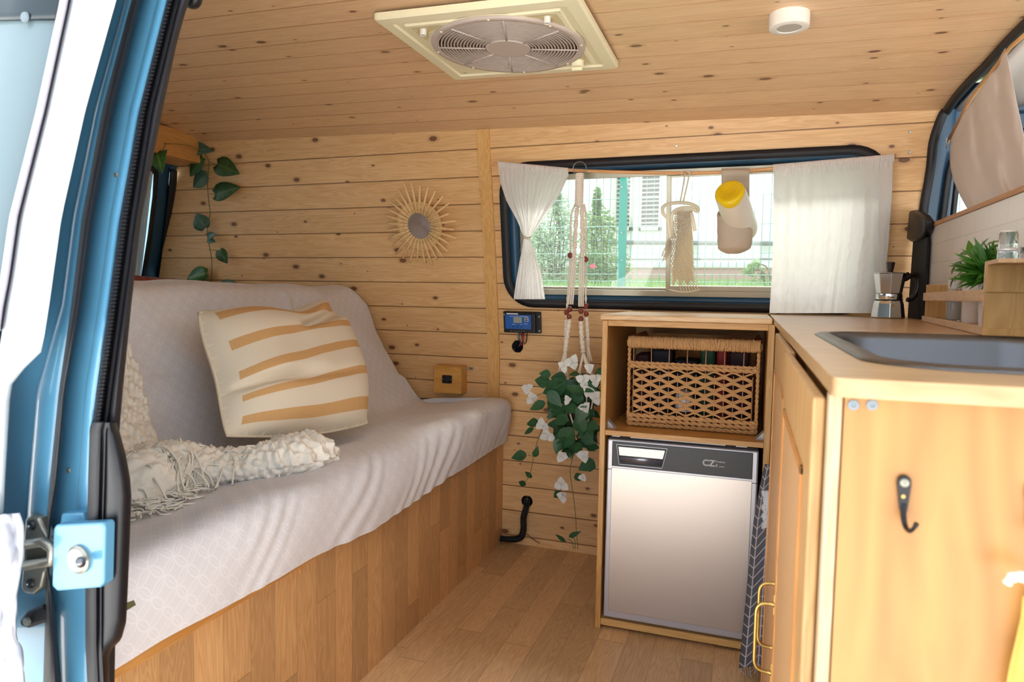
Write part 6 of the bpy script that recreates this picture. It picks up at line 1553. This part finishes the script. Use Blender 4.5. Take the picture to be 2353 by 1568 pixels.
# ================================================================== HOOKS ON THE END PANEL
M_iron = plain('black_iron', (24, 23, 28), .32, metal=.4)
def hook(px, py, label):
    yb = -1.7942; c = U(px, py, 'y', yb); k = px2m(c); h = E_('coat_hook', c, label, 'hook', 'black hooks on the cabinet end')
    out = [(-15, -2), (-13, 9), (-6, 16), (5, 16), (13, 9), (15, -2), (12, -40), (9, -70), (-2, -74), (-7, -62), (-11, -30)]
    bm = BM(); prism(bm, [c+V((x*k, 0, z*k)) for x, z in out], (0, -.0032, 0)); P('hook_plate', bm, M_iron, h, bevel=.0009, seg=3)
    bm = BM(); tube(bm, catmull([c+V((x*k, y_, z*k)) for x, y_, z in ((1, -.002, -50), (1, -.004, -75), (3, -.008, -95), (7, -.014, -99), (12, -.018, -88), (16, -.020, -74))], 6), lambda t: (7.0-3.0*t if t < .9 else 5.5)*k, 10); P('hook_arm', bm, M_iron, h, smooth=True)
    laths('hook_screw', [(.0001, 0), (9.5*k, 0), (9*k, .0010), (3*k, .0016), (.0001, .0010)], plain('screw_pale', (150, 148, 132), .5, metal=.3), h, 20, c+V((0, -.0032, 0)), ax)
    laths('screw_hole', [(.0001, 0), (4.5*k, 0), (4*k, .0004), (.0001, .0004)], M_brass, h, 14, c+V((-1*k, -.0032, -32*k)), ax)
hook(2076, 1107, 'black iron hook screwed to the varnished end panel')
hook(2372, 1128, 'black iron hook cut off by the right edge of the view')
# cord toggle and yellow cloth hanging at the right edge
c = U(2337, 1328, 'y', -1.81); k_ = px2m(c)
T(tubo('cord_knot', catmull([c+V((x*k_, -.002+y_, z*k_)) for x, y_, z in ((-22, 0, -16), (-16, 0, -4), (-8, -.001, 6), (4, -.003, 10), (16, -.003, 4), (26, 0, -2), (40, .002, -6))], 5), lambda t: (8+4*math.sin(t*PI)+1.5*math.sin(t*30))*k_, M_cord, None, 10), 'knotted cream cord end in front of the cabinet, at the right edge', 'cord')
bm = BM(); EL = [(1370, 2352), (1420, 2348), (1480, 2334), (1530, 2322), (1580, 2312), (1660, 2306)]
grid(bm, lambda u, v: U(interp(1370+290*u, EL)+90*v, 1370+290*u, 'y', -1.800-.010*smooth01(v*3)-.006*math.sin(v*9+u*4)*v), 30, 20)
T(P('yellow_bag', bm, fabric('mustard_canvas', (222, 186, 100), .05, .5, 200), None, smooth=True, solid=.002), 'mustard yellow cloth bag at the lower right edge, against the cabinet end', 'bag')

# ================================================================== CAB CURTAIN
cc_ = E_('cab_curtain', (1.33, -.4, 1.2), 'beige linen curtain hanging in the opening to the driver cab', 'curtain')
CLt = [(110, 2310), (160, 2262), (215, 2222), (270, 2196), (300, 2189), (340, 2187), (380, 2192), (420, 2202), (475, 2226), (520, 2250)]
CRt = [(110, 2311), (160, 2316), (230, 2320), (300, 2328), (350, 2340), (400, 2352), (520, 2375)]
def cabc(u, v):
    # v across, u down; the head follows the slanted rod
    hx, hy_ = 2190+(2310-2190)*v, 292-182*v+10*math.sin(v*PI)
    bx_, by_ = 2234+(2390-2234)*v, 500-10*v
    l1 = interp(hy_+(by_-hy_)*u, CLt) if v < .02 else None
    px = hx+(bx_-hx)*u-(1-v)*34*math.sin(min(1, u*1.02)*PI)*(.75)+0*v; py = hy_+(by_-hy_)*u
    return U(px, py, 'x', 1.315+.008*math.sin(v*17+1.1*u+.7+2*N.noise(V((v*3,u,4))))*(.3+.7*u)+.004*N.noise(V((u*6, v*8, 1))))
bm = BM(); grid(bm, cabc, 80, 100); P('cloth', bm, M_beige, cc_, smooth=True, solid=.001)
rod = [U(2178, 326, 'x', 1.315), U(2230, 228, 'x', 1.315), U(2322, 108, 'x', 1.315), U(2370, 66, 'x', 1.315)]
T(tubo('cab_rod', rod, .0042, wood('rod_wood2', (206, 158, 104), (184, 132, 80), kind='Object', along=1), None, 10), 'wooden rod carrying the beige curtain at the cab opening', 'curtain rod')
T(tubo('rod_string', [U(2182, 322, 'x', 1.31), U(2174, 340, 'x', 1.31), U(2176, 318, 'x', 1.30)], .0012, M_whitep), 'white string loop at the lower end of the cab curtain rod', 'string')
